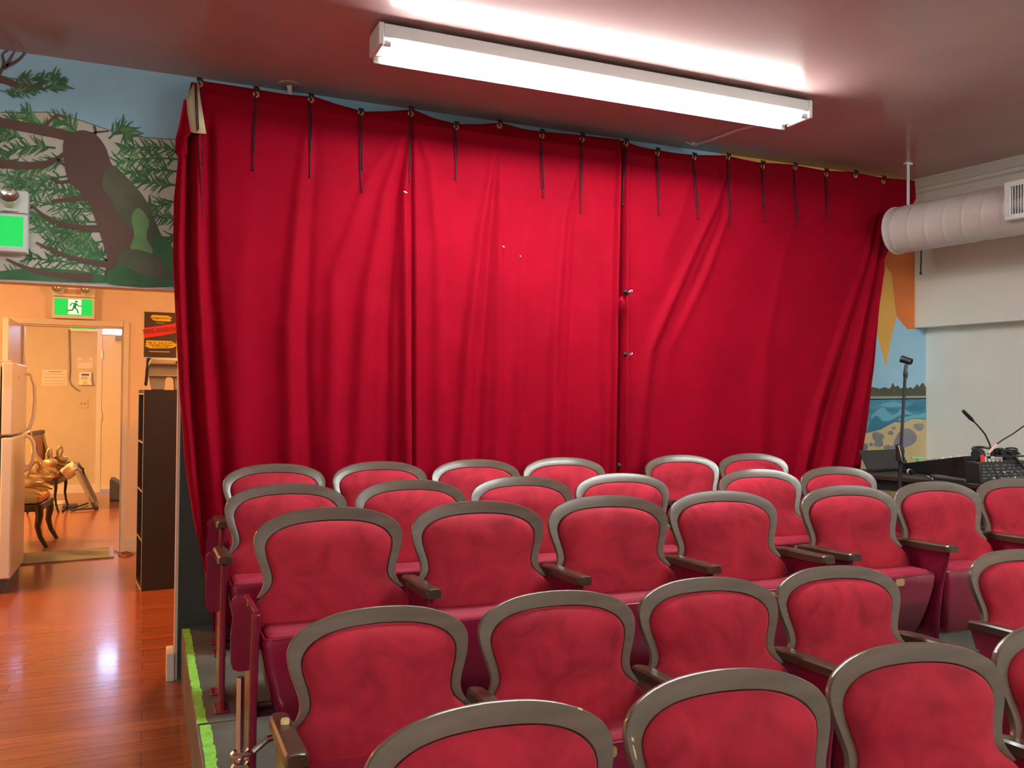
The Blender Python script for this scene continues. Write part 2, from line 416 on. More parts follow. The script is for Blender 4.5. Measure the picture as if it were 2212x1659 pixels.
def mk_pan():                   # painted metal shell of the tipped-up seat
    mb = MB(); T = ZT
    S = [(T - .358, .228, -.272, .02), (T - .349, .232, -.276, .02), (T - .352, .238, -.283, .022), (T - .362, .241, -.286, .024), (T - .40, .240, -.284, .03),
         (T - .46, .229, -.276, .032), (T - .53, .213, -.262, .034), (T - .59, .197, -.243, .036), (T - .625, .183, -.226, .036), (T - .640, .168, -.205, .03)]
    rows = [panrow(z, h, y, r) for z, h, y, r in S]
    n = mb.grid(rows); K = len(rows[0]); l = n + (len(rows) - 1) * K
    mb.f.append(tuple(l + j for j in reversed(range(K)))); mb.m.append(0)
    return mb
def mk_rim():
    mb = MB(); T = ZT
    pts = panrow(T - .351, .2365, -.281, .022)
    mb.tube(pts, .0042, 6)
    return mb
def mk_seatcush():              # velvet squab between back and shell
    mb = MB(); T = ZT
    S = [(T - .62, .15, -.20, .03), (T - .36, .226, -.268, .02), (T - .348, .226, -.270, .02), (T - .339, .218, -.262, .02), (T - .336, .205, -.248, .02)]
    rows = [panrow(z, h, y, r) for z, h, y, r in S]
    n = mb.grid(rows); K = len(rows[0]); l = n + (len(rows) - 1) * K
    mb.f.append(tuple(l + j for j in range(K))); mb.m.append(0)
    # top strip slopes up to the back
    return mb
def mk_tag(bodytxt=None):
    mb = MB(); T = ZT
    P = [(-.024, -.009), (-.017, -.0145), (.017, -.0145), (.024, -.009), (.024, .009), (.017, .0145), (-.017, .0145), (-.024, .009)]
    mb.prism(P, lambda u, v: Vector((u + .028, -.2875, T - .372 + v)), Vector((0, .006, 0)))
    return mb
def mk_side(dz, thick=.016):    # cast standard between seats; dz = extra leg length down to the riser
    T = ZT; b = -dz
    poly = [(-.035, T - .262), (-.315, T - .252), (-.312, T - .285), (-.292, T - .34), (-.276, T - .42), (-.262, T - .52), (-.255, T - .64), (-.262, b + .03), (-.30, b + .012), (-.30, b),
            (-.03, b), (-.03, b + .012), (-.07, b + .03), (-.10, T - .62), (-.11, T - .48)]
    mb = MB(); mb.prism(poly, lambda u, v: Vector((-thick / 2, u, v)), Vector((thick, 0, 0)))
    # thicker rolled front edge
    fr = [(0, -.312, T - .262), (0, -.306, T - .30), (0, -.290, T - .35), (0, -.276, T - .42), (0, -.263, T - .52), (0, -.256, T - .64), (0, -.260, b + .02)]
    mb.tube(fr, .0125, 8)
    mb.box(-.026, .026, -.31, -.20, b, b + .008); mb.box(-.026, .026, -.10, -.02, b, b + .008)
    return mb
def mk_arm():
    T = ZT; rows = []
    secs = [(-.035, .018, -.008), (-.06, .0245, -.004), (-.12, .0255, 0), (-.20, .0255, .001), (-.28, .026, .003), (-.325, .0265, .005), (-.343, .0255, .006), (-.350, .021, .004)]
    for y, hw, dz in secs:
        z = T - .232 + dz; th = .030 if y > -.33 else .027
        e = .006
        rows.append([(-hw, y, z - th), (-hw, y, z - e), (-hw + e, y, z), (0, y, z + .0015), (hw - e, y, z), (hw, y, z - e), (hw, y, z - th), (0, y, z - th - .001)])
    mb = MB(); n = mb.grid(rows, None, True); K = 8; l = n + (len(rows) - 1) * K
    mb.f.append(tuple(n + j for j in range(K))); mb.m.append(0); mb.f.append(tuple(l + j for j in reversed(range(K)))); mb.m.append(0)
    return mb
def mk_wing():                  # bracket plate on the end of a row, round head and tapering tail
    T = ZT; P = []
    for k in range(13):
        a = -.15 * PI + k * 1.25 * PI / 12
        P.append((-.032 + .023 * math.cos(a), T - .262 + .023 * math.sin(a)))
    P += [(-.050, T - .30), (-.056, T - .36), (-.055, T - .44), (-.048, T - .462), (-.030, T - .47), (.012, T - .47), (.012, T - .30), (.0, T - .275)]
    mb = MB(); mb.prism(P, lambda u, v: Vector((u + .026, -.16, v)), Vector((0, .008, 0)))
    mb.tube([(-.006, -.166, T - .262), (-.006, -.15, T - .262)], .005, 8)
    mb.tube([(-.014, -.166, T - .445), (-.014, -.15, T - .445)], .004, 8)
    return mb
def mk_hinge():                 # hinge plates + bolts below the tipped seat
    T = ZT; mb = MB()
    for s in (-1, 1):
        mb.box(s * .165 - .02 if s > 0 else -.25, .25 if s > 0 else -.145, -.20, -.15, T - .60, T - .585)
    mb.tube([(-.25, -.17, T - .575), (.25, -.17, T - .575)], .010, 8)
    return mb
PROTO = {}
def me_of(key, fn, m, **k):
    if key not in PROTO:
        o = fn().build(key[0] if isinstance(key, tuple) else key, m, **k); PROTO[key] = o; o['_fresh'] = 1
    return PROTO[key]
def put(key, name, fn, m, parent, loc=(0, 0, 0), **k):
    p = me_of(key, fn, m, **k)
    if p.get('_fresh'):
        del p['_fresh']; o = p
    else:
        o = p.copy(); sc.collection.objects.link(o)
    o.name = name; o.parent = parent; o.location = loc
    return o
GROUP = 'red velvet tip-up theatre seats on the grey risers'
def seat(x, ytop, ztop, base, label, left_arm=True, left_end=False, right_end=False, rot=0, tagnum=None, wing=None, side=True):
    dz = ztop - ZT - base
    r = empty('theatre_seat', (x, ytop, base), label, 'seat', GROUP, rz=0)
    D = (0, 0, dz); key = round(dz, 3)
    by = -math.radians(6) * min(1, max(0, (x - .6) / .9))
    put('fr', 'back_frame', mk_frame, M_WOOD, r, D).rotation_euler.z = by; put('cu', 'back_cushion', mk_cushion, M_SEATV, r, D).rotation_euler.z = by
    put('sc', 'seat_cushion', mk_seatcush, M_SQUAB, r, D)
    pan = put('pan', 'seat_pan', mk_pan, M_MAROON, r, D); rim = put('rim', 'pan_rim', mk_rim, M_MAROON, pan)
    tg = put('tag', 'number_plate', mk_tag, M_GOLD, pan)
    if tagnum:
        tt = text(tagnum, .016, Matrix.Translation((.028, -.288, ZT - .3745)) @ FRONT, M_INK, 'number_plate_text', pan)
        tt['label'] = 'dark number 20 on the brass plate'
    put('hin', 'hinge_bar', mk_hinge, M_DARKM, r, D)
    def standard(dx, arm):
        s = put(('side', key), 'side_standard', lambda: mk_side(dz), M_MAROON, r, (dx, 0, dz), bev=.002)
        if arm: put('arm', 'armrest', mk_arm, M_ARM, r, (dx, 0, dz))
        return s
    standard(-.265, left_arm)
    if right_end: standard(.265, True)
    if wing: put('wing', 'end_bracket', mk_wing, M_MAROON, r, (-.292, 0, dz))
    return r
ROWS = [  # name, y, ztop, base, x0, gap(for right block), n left, n right
 ('back row by the curtain', 4.372, 1.100, .26, .586, .788, 4, 2),
 ('second row from the curtain', 3.652, 1.072, .26, .539, .827, 4, 2),
 ('middle row', 2.900, 1.063, .26, .567, .664, 4, 4),
 ('second row from the viewer', 2.289, .867, .066, .584, .900, 4, 2),
 ('nearest row to the viewer', 1.506, .863, .066, .595, None, 5, 0)]
ORD = ['leftmost', 'second from the left', 'third from the left', 'fourth from the left', 'rightmost']
SEATS = []
for ri, (nm, y, zt, base, x0, g, nl, nr) in enumerate(ROWS):
    for i in range(nl):
        if ri == 4 and i == 4: continue
        lab = 'red velvet seat, %s, %s%s' % (nm, ['leftmost', 'second from left', 'third from left', 'fourth from left'][i], '' if g is None else ' before the gap')
        if ri == 4 and i == 3: lab = 'red velvet seat, nearest row to the viewer, cut off by the right photo edge'
        if ri == 4 and i == 0: lab = 'red velvet seat, nearest row to the viewer, leftmost, showing mostly its top rail'
        s = seat(x0 + .53 * i, y, zt, base, lab, left_arm=not (ri == 2 and i == 0), right_end=(i == nl - 1 or (ri == 4 and i == 3)),
                 tagnum='20' if (ri == 3 and i == 1) else None, wing=(i == 0 and ri in (0, 1, 2)))
        SEATS.append(s)
    for i in range(nr):
        if ri == 3 and i == 1: continue
        xx = x0 + .53 * (3 + i) + g
        w_ = ['first', 'second', 'third', 'fourth'][i]
        lab = 'red velvet seat, %s, %s to the right of the gap' % (nm, w_)
        if ri == 2 and i == 3: continue
        SEATS.append(seat(xx, y, zt, base, lab, right_end=(i == nr - 1 or (ri == 3) or (ri == 2 and i == 2))))
# yellow foam button and chips on the wood
def chip(parent, pts, m=M_CHIP, name='wood_chip', lab=None):
    mb = MB(); mb.poly(pts); o = mb.build(name, m, parent, smooth=False); 
    if lab: o['label'] = lab
    return o
s41 = [s for s in SEATS if 'second row from the viewer, leftmost' in s['label']][0]
bt = MB(); bt.lathe([(0, .012), (.009, .012), (.011, .009), (.011, 0)], (-.262, -.14, .80 - .231), 14)
o = bt.build('plug', M_CHIP, s41, loc=(0, 0, .867 - .80 - .066)); o['label'] = 'yellow round plug on the armrest'
def chips(seatobj, spots):
    for (i, t, sgn, ln) in spots:
        # i: index on the outer outline; t: share of band covered
        mb = MB(); n = max(2, ln); A = []; B = []
        for k in range(n):
            a, b = OUT[i + k]; c_, d = INN[i + k]; tt = t * (1 - abs(2 * k / (n - 1) - 1) * .6)
            A.append(bk(sgn * a * 1.001, b, .0046)); B.append(bk(sgn * (a + (c_ - a) * tt), b + (d - b) * tt, .0058))
        mb.grid([A, B]); mb.build('wood_chip', M_CHIP, seatobj, smooth=False, loc=(0, 0, seatobj['dz']))['label'] = 'pale chip in the brown wood'
for s in SEATS: s['dz'] = 0.0
for s in SEATS:
    for nm, y, zt, base, *_ in ROWS:
        if abs(s.location.y - y) < .01: s['dz'] = zt - ZT - base
fr = [s for s in SEATS if abs(s.location.y - 1.506) < .01]
chips(fr[0], [(15, .2, 1, 2)]); chips(fr[1], [(27, .28, -1, 2), (29, .10, -1, 4), (44, .2, 1, 3)]); chips(fr[2], [(38, .16, 1, 3), (44, .18, 1, 3)])
r4 = [s for s in SEATS if abs(s.location.y - 2.289) < .01]
chips(r4[3], [(15, .15, 1, 2), (34, .08, 1, 5), (32, .08, -1, 2)])
# second standard left without armrest: rods and a bent pipe beside the middle row's end
mb = MB(); x = .30; 
mb.tube([(.262, 2.60, .34), (.262, 2.60, .62)], .011, 8); mb.tube([(.30, 2.60, .40), (.34, 2.60, .43), (.40, 2.62, .43)], .010, 8)
mb.lathe([(.022, -.01), (.03, -.004), (.03, .004), (.022, .01), (.014, 0)], (.265, 2.60, .40), 12); mb.lathe([(.02, -.008), (.028, 0), (.02, .008), (.012, 0)], (.265, 2.60, .365), 12)
mrow = [s for s in SEATS if 'middle row, leftmost' in s['label']][0]
o = mb.build('hinge_hardware', M_CHROME, mrow); o.location = -mrow.location
for s in SEATS: del s['dz']
# ================================================================= LIGHT FITTINGS
def fluorescent(y, x0, x1, label, rz=0, wing=False, tm=None):
    cx = (x0 + x1) / 2; L = (x1 - x0) / 2
    r = empty('ceiling_light', (cx, y, CZ), label, 'light', 'fluorescent strip lights', rz)
    mb = MB(); mb.box(-L, L, -.085, .085, -.078, -.018)
    mb.build('housing', M_WHITE, r, bev=.004)
    for s in (-1, 1):
        mb = MB(); mb.box(s * (L + .012) - .012, s * (L + .012) + .012, -.088, .088, -.112, -.016); mb.build('end_cap', M_WHITE, r, bev=.004)
    for q in (-.8, .8):
        mb = MB(); mb.box(q * L - .03, q * L + .03, -.03, .03, -.018, 0); mb.build('mounting_block', M_WHITE, r)
    if wing:
        mb = MB(); mb.grid([[(-L, .086, -.070), (-L, .096, -.085), (-L, .102, -.100), (-L, .106, -.124)], [(L, .086, -.070), (L, .096, -.085), (L, .102, -.100), (L, .106, -.124)]])
        o = mb.build('reflector_wing', M_WHITE, r); so = o.modifiers.new('t', 'SOLIDIFY'); so.thickness = .002
    for yy in (-.060, .060):
        mb = MB(); mb.tube([(-L + .01, yy, -.096), (L - .01, yy, -.096)], .0127, 10)
        mb.build('fluorescent_tube', tm or M_TUBE, r)
        for s in (-1, 1):
            mb = MB(); mb.tube([(s * (L - .0), yy, -.096), (s * (L - .035), yy, -.096)], .0145, 10); mb.build('lamp_holder', M_WHITE, r)
    return r
fluorescent(3.675, .92, 3.25, 'long white fluorescent strip light with two lit tubes, hung in front of the curtain', wing=True)
fluorescent(-.30, 3.0, 5.4, 'white fluorescent strip light overhead behind the viewer', tm=mat('strong_tube', (1, 1, 1), .5, emit=(.93, 1, .97), es=TUBE_E * 1.5))
fluorescent(-.3, -2.3, .0, 'second white fluorescent strip light overhead to the left of the viewer', tm=mat('weak_tube', (1, 1, 1), .5, emit=(.93, 1, .97), es=TUBE_E * .75))
def dome(x, y, z, label, power, col, size=.16):
    r = empty('ceiling_lamp', (x, y, z), label, 'lamp', 'warm ceiling lamps in the back rooms')
    mb = MB(); mb.lathe([(size, 0), (size, -.02), (size * .9, -.025), (0, -.025)]); mb.build('lamp_base', M_WHITE, r)
    mb = MB(); mb.lathe([(size * .88, -.025), (size * .85, -.06), (size * .6, -.095), (size * .3, -.11), (0, -.115)], n=20)
    m = mat('warm_diffuser_%d' % int(power), (1, .8, .6), .5, emit=col, es=power / (4 * size * size * PI) * .9)
    mb.build('diffuser', m, r)
dome(-2.1, 6.6, 2.45, 'round warm ceiling lamp in the kitchen area behind the opening', WARM_W * .36, WARM)
dome(.9, 6.6, 2.45, 'second round warm ceiling lamp on the right side of the kitchen area', WARM_W * .26, WARM, .15)
dome(-2.55, 10.6, HCZ, 'round ceiling lamp in the far hall', HALL_W * .30, (1, .52, .19), .17)
# ================================================================= CURTAINS
CY = 4.525
def P2(px, py): p = aY(px, py, CY); return (p.x, p.z)
TOP = [(398, 176), (425, 173), (553, 193), (612, 203), (671, 208), (720, 224), (779, 240), (835, 239), (886, 236), (930, 254), (985, 268), (1030, 268), (1078, 264), (1125, 278), (1170, 284), (1256, 292), (1300, 297), (1341, 302), (1380, 316), (1419, 324), (1460, 331), (1498, 335), (1535, 336), (1571, 336), (1610, 345), (1646, 352), (1716, 356), (1783, 369), (1847, 372), (1907, 384), (1985, 392)]
TOPX = np.array([P2(*p)[0] for p in TOP]); TOPZ = np.array([P2(*p)[1] for p in TOP])
LE = [(413, 176), (392, 285), (376, 430), (374, 560), (380, 700), (388, 850), (400, 1000), (418, 1120), (440, 1220), (456, 1330), (462, 1400)]
RE = [(1976, 393), (1978, 430), (1930, 500), (1908, 560), (1899, 660), (1886, 800), (1872, 920), (1858, 1010), (1850, 1100), (1845, 1230)]
def edge(E):
    q = np.array([P2(*p) for p in E]); i = np.argsort(q[:, 1]); return q[i, 1], q[i, 0]
LEz, LEx = edge(LE); REz, REx = edge(RE)
# folds: (path in photo pixels top->bottom, half width in px at top and bottom, depth in m at top and bottom, + ridge / - valley)
FOLDS = [
 ([(395, 290), (386, 560), (398, 850), (425, 1100), (452, 1330)], 9, 12, .030, .035),
 ([(408, 290), (407, 560), (418, 900), (440, 1150)], 7, 9, -.035, -.03),
 ([(428, 260), (427, 560), (446, 900), (465, 1100)], 11, 12, .03, .03),
 ([(450, 250), (452, 560), (480, 900), (490, 1100)], 12, 14, -.02, -.03),
 ([(671, 225), (645, 420), (622, 700), (628, 1010)], 14, 24, .006, .028),
 ([(690, 230), (668, 500), (660, 750), (668, 1010)], 14, 16, -.002, -.016),
 ([(560, 300), (520, 600), (512, 1000)], 30, 30, .0, .018),
 ([(886, 255), (872, 420), (874, 700), (876, 1010)], 9, 15, .012, .034),
 ([(889, 255), (892, 500), (893, 1010)], 4, 5, -.014, -.035),
 ([(884, 258), (830, 420), (790, 640), (770, 1010)], 12, 26, .008, .024),
 ([(880, 262), (800, 380), (720, 600), (712, 1010)], 14, 26, .004, .022),
 ([(886, 262), (856, 430), (838, 700), (835, 1010)], 9, 14, -.008, -.018),
 ([(892, 258), (925, 350), (945, 520), (950, 1010)], 10, 24, .008, .014),
 ([(1076, 285), (1040, 480), (1010, 740), (992, 1010)], 10, 20, .006, .030),
 ([(1076, 290), (1060, 500), (1040, 800), (1030, 1010)], 10, 14, -.004, -.020),
 ([(1078, 290), (1080, 500), (1068, 1010)], 10, 18, .004, .020),
 ([(1256, 315), (1215, 480), (1196, 740), (1190, 1010)], 10, 20, .006, .024),
 ([(1170, 305), (1130, 560), (1118, 1010)], 14, 20, .0, .020),
 ([(1256, 320), (1240, 560), (1225, 1010)], 10, 18, -.003, -.016),
 ([(1256, 320), (1290, 600), (1290, 1010)], 12, 18, .003, .010),
 ([(1336, 320), (1328, 640), (1322, 1010)], 8, 9, .02, .022),
 ([(1342, 312), (1341, 640), (1336, 1010)], 4, 5, -.045, -.045),
 ([(1352, 320), (1350, 640), (1350, 1010)], 7, 7, .022, .022),
 ([(1568, 350), (1545, 440), (1480, 580), (1400, 760), (1372, 1010)], 9, 24, .012, .020),
 ([(1574, 380), (1560, 480), (1500, 620), (1430, 780)], 10, 20, -.012, -.004),
 ([(1580, 380), (1568, 470), (1520, 600), (1440, 760)], 8, 22, .012, .008),
 ([(1500, 350), (1470, 460), (1430, 560)], 10, 22, .005, .004),
 ([(1712, 400), (1712, 560), (1704, 720), (1690, 800)], 8, 8, .0, .0),
 ([(1740, 390), (1690, 560), (1650, 760), (1640, 1010)], 16, 30, .002, .012),
 ([(1900, 430), (1868, 560), (1800, 760), (1760, 880), (1730, 1010)], 8, 14, .004, .028),
 ([(1905, 440), (1876, 570), (1816, 770), (1775, 900), (1750, 1010)], 6, 8, -.004, -.024),
 ([(1910, 450), (1885, 580), (1838, 780), (1808, 900), (1784, 1010)], 8, 12, .006, .032),
 ([(1915, 460), (1893, 590), (1856, 790), (1832, 900), (1808, 1010)], 5, 8, -.006, -.028),
 ([(1930, 470), (1902, 600), (1872, 790), (1850, 900), (1832, 1010)], 7, 10, .006, .032),
]
PXM = 1 / 360.0     # about one photo pixel in metres on the curtain plane
def curtain(name, label, fa, fb, side_l, side_r, nx):
    """fa..fb: fraction range across the full width (by top edge x)"""
    nz = 150
    U = np.linspace(fa, fb, nx); T = np.linspace(0, 1, nz)
    XT = TOPX[0] + (TOPX[-1] - TOPX[0]) * U
    ztop = np.interp(XT, TOPX, TOPZ)
    X = np.zeros((nz, nx)); Z = np.zeros((nz, nx))
    zbot = .275
    SX = 2.632     # the join between the two curtains
    for i, t in enumerate(T):
        z = ztop + (zbot - ztop) * t
        xl = np.interp(z, LEz, LEx); xr = np.interp(z, REz, REx)
        x0, x1 = TOPX[0], TOPX[-1]
        # left half warps towards the left edge, right half towards the right edge; the join stays plumb
        left = SX + (XT - SX) * (SX - xl) / (SX - x0)
        right = SX + (XT - SX) * (xr - SX) / (x1 - SX)
        X[i] = np.where(XT < SX, left, right); Z[i] = z
    D = np.zeros_like(X)
    for path, w0, w1, a0, a1 in FOLDS:
        q = np.array([P2(*p) for p in path]); 
        zt, zb = q[0, 1], q[-1, 1]
        o = np.argsort(q[:, 1])
        xc = np.interp(Z, q[o, 1], q[o, 0])
        if len(path) and path[-1][1] < 1000:
            k = np.clip((zt - Z) / (zt - zb), 0, 1.25); fade = np.clip((1.25 - k) / .25, 0, 1)
        else:
            k = np.clip((zt - Z) / (zt - zb), 0, 1); fade = 1
        wd = (w0 + (w1 - w0) * k) * PXM * .74; am = (a0 + (a1 - a0) * k) * 1.75
        on = np.clip((zt + .05 - Z) / .15, 0, 1)
        D += am * on * fade * np.exp(-((X - xc) / wd) ** 2)
    # soft random folds growing towards the hem
    rnd = np.random.RandomState(3)
    for k in range(26):
        fx = rnd.uniform(3, 20); ph = rnd.uniform(0, 6.28); dr = rnd.uniform(-.6, .6)
        D += .0012 * np.sin(fx * (X + dr * (Z - 2) * .12) * 2 + ph) * np.clip((2.9 - Z) / 1.5, .15, 1) * (6 / (fx + 4))
    for k in range(14):
        fx = rnd.uniform(6, 26); fz = rnd.uniform(4, 16); ph = rnd.uniform(0, 6.28); p2 = rnd.uniform(0, 6.28)
        D += .0006 * np.sin(fx * X + ph + 1.5 * np.sin(fz * Z * .5 + p2)) * np.sin(fz * Z + p2)
    Y = CY - D
    Y = CY - .085 * np.tanh(D / .085)
    V = np.stack([X, Y, Z], -1).reshape(-1, 3)
    idx = np.arange(nz * nx).reshape(nz, nx)
    F = np.stack([idx[:-1, :-1], idx[1:, :-1], idx[1:, 1:], idx[:-1, 1:]], -1).reshape(-1, 4)
    me = bpy.data.meshes.new(name); me.from_pydata(V.tolist(), [], F.tolist()); me.materials.append(M_CURT)
    me.polygons.foreach_set('use_smooth', [True] * len(me.polygons))
    r = empty('stage_curtain', (float(X[0].mean()), CY, CZ), label, 'curtain', 'red velvet curtains hung across the wall')
    o = bpy.data.objects.new('curtain_fabric', me); sc.collection.objects.link(o); o.parent = r; o.location = -r.location
    so = o.modifiers.new('thick', 'SOLIDIFY'); so.thickness = .004; so.offset = 0
    def dat(x, z):   # surface y near a point
        j = np.argmin((X - x) ** 2 + (Z - z) ** 2); return float(Y.reshape(-1)[j])
    return r, dat
fJ = (2.632 - TOPX[0]) / (TOPX[-1] - TOPX[0])
curL, yL = curtain('curtain_fabric', 'wide red velvet curtain left of the dark join, tied at the ceiling', 0, fJ - .0010, True, False, 520)
curR, yR = curtain('curtain_fabric', 'red velvet curtain right of the dark join, gathered to its right edge beside the duct', fJ + .0010, 1, False, True, 420)
GR = [(431, 182, 465, 4), (553, 205, 365, -4), (671, 217, 380, -1), (779, 244, 412, 3), (886, 247, 392, -2), (985, 275, 385, 0), (1078, 272, 0, 0), (1170, 294, 424, 3), (1256, 302, 456, 0), (1350, 312, 440, -6), (1419, 332, 462, 4), (1498, 341, 470, 8), (1571, 341, 486, 4), (1646, 360, 474, 4), (1716, 363, 484, 3), (1783, 377, 470, 2), (1847, 380, 0, 0), (1907, 392, 0, 0)]
for (gx, gy, ye, dx) in GR:
    cur, yf = (curL, yL) if gx < 1338 else (curR, yR)
    x, z = P2(gx, gy); y = yf(x, z) - .006
    mb = MB(); rows = []
    for k in range(14):
        a = 2 * PI * k / 14; cx, cz_ = math.cos(a), math.sin(a)
        rows.append([(x + cx * (.0115 + .005 * math.cos(b)), y + .003 * math.sin(b), z + cz_ * (.0115 + .005 * math.cos(b))) for b in [2 * PI * j / 6 for j in range(6)]])
    rows.append(rows[0]); mb.grid(rows, None, True)
    o = mb.build('grommet', M_GOLD, cur); o.location = -cur.location
    mb = MB(); tz = float(np.interp(x, TOPX, TOPZ))
    # knot over the top edge and up to the ceiling line
    mb.tube([(x - .002, y - .004, z), (x - .008, y - .010, z + .02), (x - .01, y - .006, tz + .01), (x - .006, y + .006, tz + .012)], .0045, 6)
    mb.tube([(x - .012, y - .008, tz), (x + .004, y - .014, tz + .004), (x + .012, y - .006, tz - .002)], .007, 6)
    if ye:
        xe, ze = P2(gx + dx, ye); rnd = random.Random(gx)
        for q in range(2):
            pts = []; zq = ze + (0 if q == 0 else (z - ze) * rnd.uniform(.15, .4)); off = (q - .5) * .012
            for k in range(9):
                t = k / 8; px_ = x - .008 + (xe - x + .008) * t + off * math.sin(PI * t) + .003 * math.sin(5 * t + gx + q); pz = z - .006 + (zq - z) * t
                pts.append((px_, min(yf(px_, pz), y + .012) - .009, pz))
            mb.tube(pts, .0030, 6)
            mb.lathe([(0, .008), (.006, .005), (.006, -.005), (0, -.008)], pts[-1], 8)
    o = mb.build('tie_cord', M_CORD, cur); o.location = -cur.location
for (px, py, rx) in ((872, 418, .010), (1085, 534, .007), (1122, 554, .004)):
    x, z = P2(px, py); mb = MB(); y = yL(x, z) - .006
    mb.tube([(x - rx, y, z + rx * .4), (x, y - .003, z), (x + rx, y, z - rx * .3)], [.002, .004, .002], 6)
    o = mb.build('lint_speck', M_PAPER, curL); o.location = -curL.location; o['label'] = 'pale fleck of lint'
# binder clips on the join
for k, (px, py) in enumerate([(1344, 633), (1346, 766), (1339, 1006)]):
    x, z = P2(px, py); y = yL(x, z) - .035
    r = empty('binder_clip', (x, y, z), ['upper', 'middle', 'lowest'][k] + ' black binder clip pinching the two red curtains together', 'clip', 'black binder clips on the curtain join')
    mb = MB(); mb.prism([(-.004, -.016), (-.018, 0), (-.004, .016)], lambda u, v: Vector((0, u, v)) + Vector((-.013, .004, 0)), Vector((.026, 0, 0)))
    mb.build('clip_body', M_BLACK, r, smooth=False)
    for s in (-1, 1):
        mb = MB(); mb.tube([(.012, -.01, -.004 * s), (.03, -.014, -.002 * s), (.042, -.012, .006 * s), (.044, -.01, .013 * s), (.034, -.012, .015 * s), (.024, -.012, .004 * s), (.012, -.008, .002 * s)], .0017, 5)
        mb.build('wire_handle', M_CHROME, r)
x, z = P2(1329, 655)
mb = MB(); mb.tube([(x, yL(x, z) - .04, z + .03), (x - .006, yL(x, z) - .05, z + .005), (x + .002, yL(x, z) - .045, z - .02), (x - .006, yL(x, z) - .04, z - .045)], [.008, .016, .017, .006], 10)
o = mb.build('cloth_tuft', M_CURT, curL); o.location = -curL.location
# folded corner with the pale lining at the top left
def cy(px, py, y): p = aY(px, py, y); return (p.x, p.y, p.z)
mb = MB()
A = [cy(408, 200, 4.49), cy(428, 178, 4.485)]; 
rows = [[cy(412, 195, 4.50), cy(420, 178, 4.495), cy(429, 176, 4.49)], [cy(403, 215, 4.47), cy(417, 215, 4.462), cy(433, 215, 4.47)], [cy(405, 245, 4.46), cy(421, 245, 4.450), cy(438, 245, 4.46)], [cy(412, 286, 4.45), cy(427, 288, 4.438), cy(445, 289, 4.452)]]
mb.grid(rows)
o = mb.build('folded_lining', M_LINING, curL); o.location = -curL.location; so = o.modifiers.new('t', 'SOLIDIFY'); so.thickness = .003
o['label'] = 'cream lining showing on the folded corner'
mb = MB(); rows = [[cy(398, 215, 4.50), cy(404, 215, 4.47)], [cy(388, 270, 4.50), cy(405, 262, 4.452)], [cy(380, 300, 4.51), cy(413, 286, 4.448)], [cy(379, 330, 4.51), cy(404, 300, 4.47)], [cy(392, 350, 4.49), cy(405, 330, 4.48)]]
mb.grid(rows); o = mb.build('turned_back_edge', M_CURT, curL); o.location = -curL.location; so = o.modifiers.new('t', 'SOLIDIFY'); so.thickness = .003
mb = MB(); mb.tube([cy(421, 180, 4.475), cy(422, 210, 4.45), cy(424, 250, 4.437), cy(426, 284, 4.430)], .0035, 6); mb.tube([cy(424, 180, 4.475), cy(426, 220, 4.45), cy(429, 280, 4.43)], .003, 6)
o = mb.build('tie_cord', M_CORD, curL); o.location = -curL.location
# ================================================================= DUCT, HOOKS, HANGER
def dirw(): v = Vector((rwx(0) - rwx(1), -1, 0)); return v.normalized()
DW = dirw(); c0 = aY(1936, 499, 4.40); R_ = .158
duct = empty('round_duct', (c0.x, c0.y, c0.z), 'large round grey-white duct running along the top of the right wall', 'duct')
L_ = 6.5; mb = MB(); rows = []; side = Vector((-DW.y, DW.x, 0)); N = 48; pitch = .125; ns = int(L_ / pitch) * 16
for i in range(ns + 1):
    t = i / ns * L_; row = []
    for k in range(N):
        a = 2 * PI * k / N
        ph = ((t / pitch + k / N) % 1.0); rr = R_ + (.0026 if (ph < .05 or ph > .95) else 0)
        row.append(DW * t + side * (math.cos(a) * rr) + Vector((0, 0, math.sin(a) * rr)))
    rows.append(row)
n = mb.grid(rows, None, True); mb.f.append(tuple(n + k for k in range(N))); mb.m.append(0)
mb.build('duct_pipe', mat('duct_paint', (.74, .71, .65), .38), duct)
mb = MB(); mb.lathe([(R_ - .004, 0), (R_ + .006, 0), (R_ + .006, .010), (R_ - .004, .010)], (0, 0, 0), 40, None, Matrix(((side.x, 0, DW.x, 0), (side.y, 0, DW.y, 0), (0, 1, 0, 0), (0, 0, 0, 1))))
mb.build('end_flange', M_CREAM2, duct)
# register grille on the near-left face of the duct
gpos = None
for tt in [k * .02 for k in range(15, 260)]:
    Pq = c0 + DW * tt - side * 0
    q = Vector((Pq.x, Pq.y, 0))
    rr = ray(2172, 455); ang = math.atan2(rr.x, rr.y)
    gx = Vector((Pq.x, Pq.y, 0)) + (-side if side.x > 0 else side) * R_
    if math.atan2(gx.x, gx.y) >= ang: gpos = tt; break
ls = (-side if side.x > 0 else side)
gt = gpos or 1.2
def GP(a, b, h): return DW * (gt + a) + ls * (R_ * .985 + h) + Vector((0, 0, b + .02))
gl = MB()
def gbox(mb, a0, a1, b0, b1, h0, h1):
    P = [GP(a, b, h) for h in (h0, h1) for b in (b0, b1) for a in (a0, a1)]; n = len(mb.v); mb.v += [tuple(p) for p in P]
    for q in ((0, 2, 3, 1), (4, 5, 7, 6), (0, 1, 5, 4), (2, 6, 7, 3), (0, 4, 6, 2), (1, 3, 7, 5)): mb.f.append(tuple(n + i for i in q)); mb.m.append(0)
gbox(gl, 0, .46, -.115, -.085, -.03, .022); gbox(gl, 0, .46, .085, .115, -.03, .022); gbox(gl, 0, .035, -.085, .085, -.03, .022); gbox(gl, .425, .46, -.085, .085, -.03, .022)
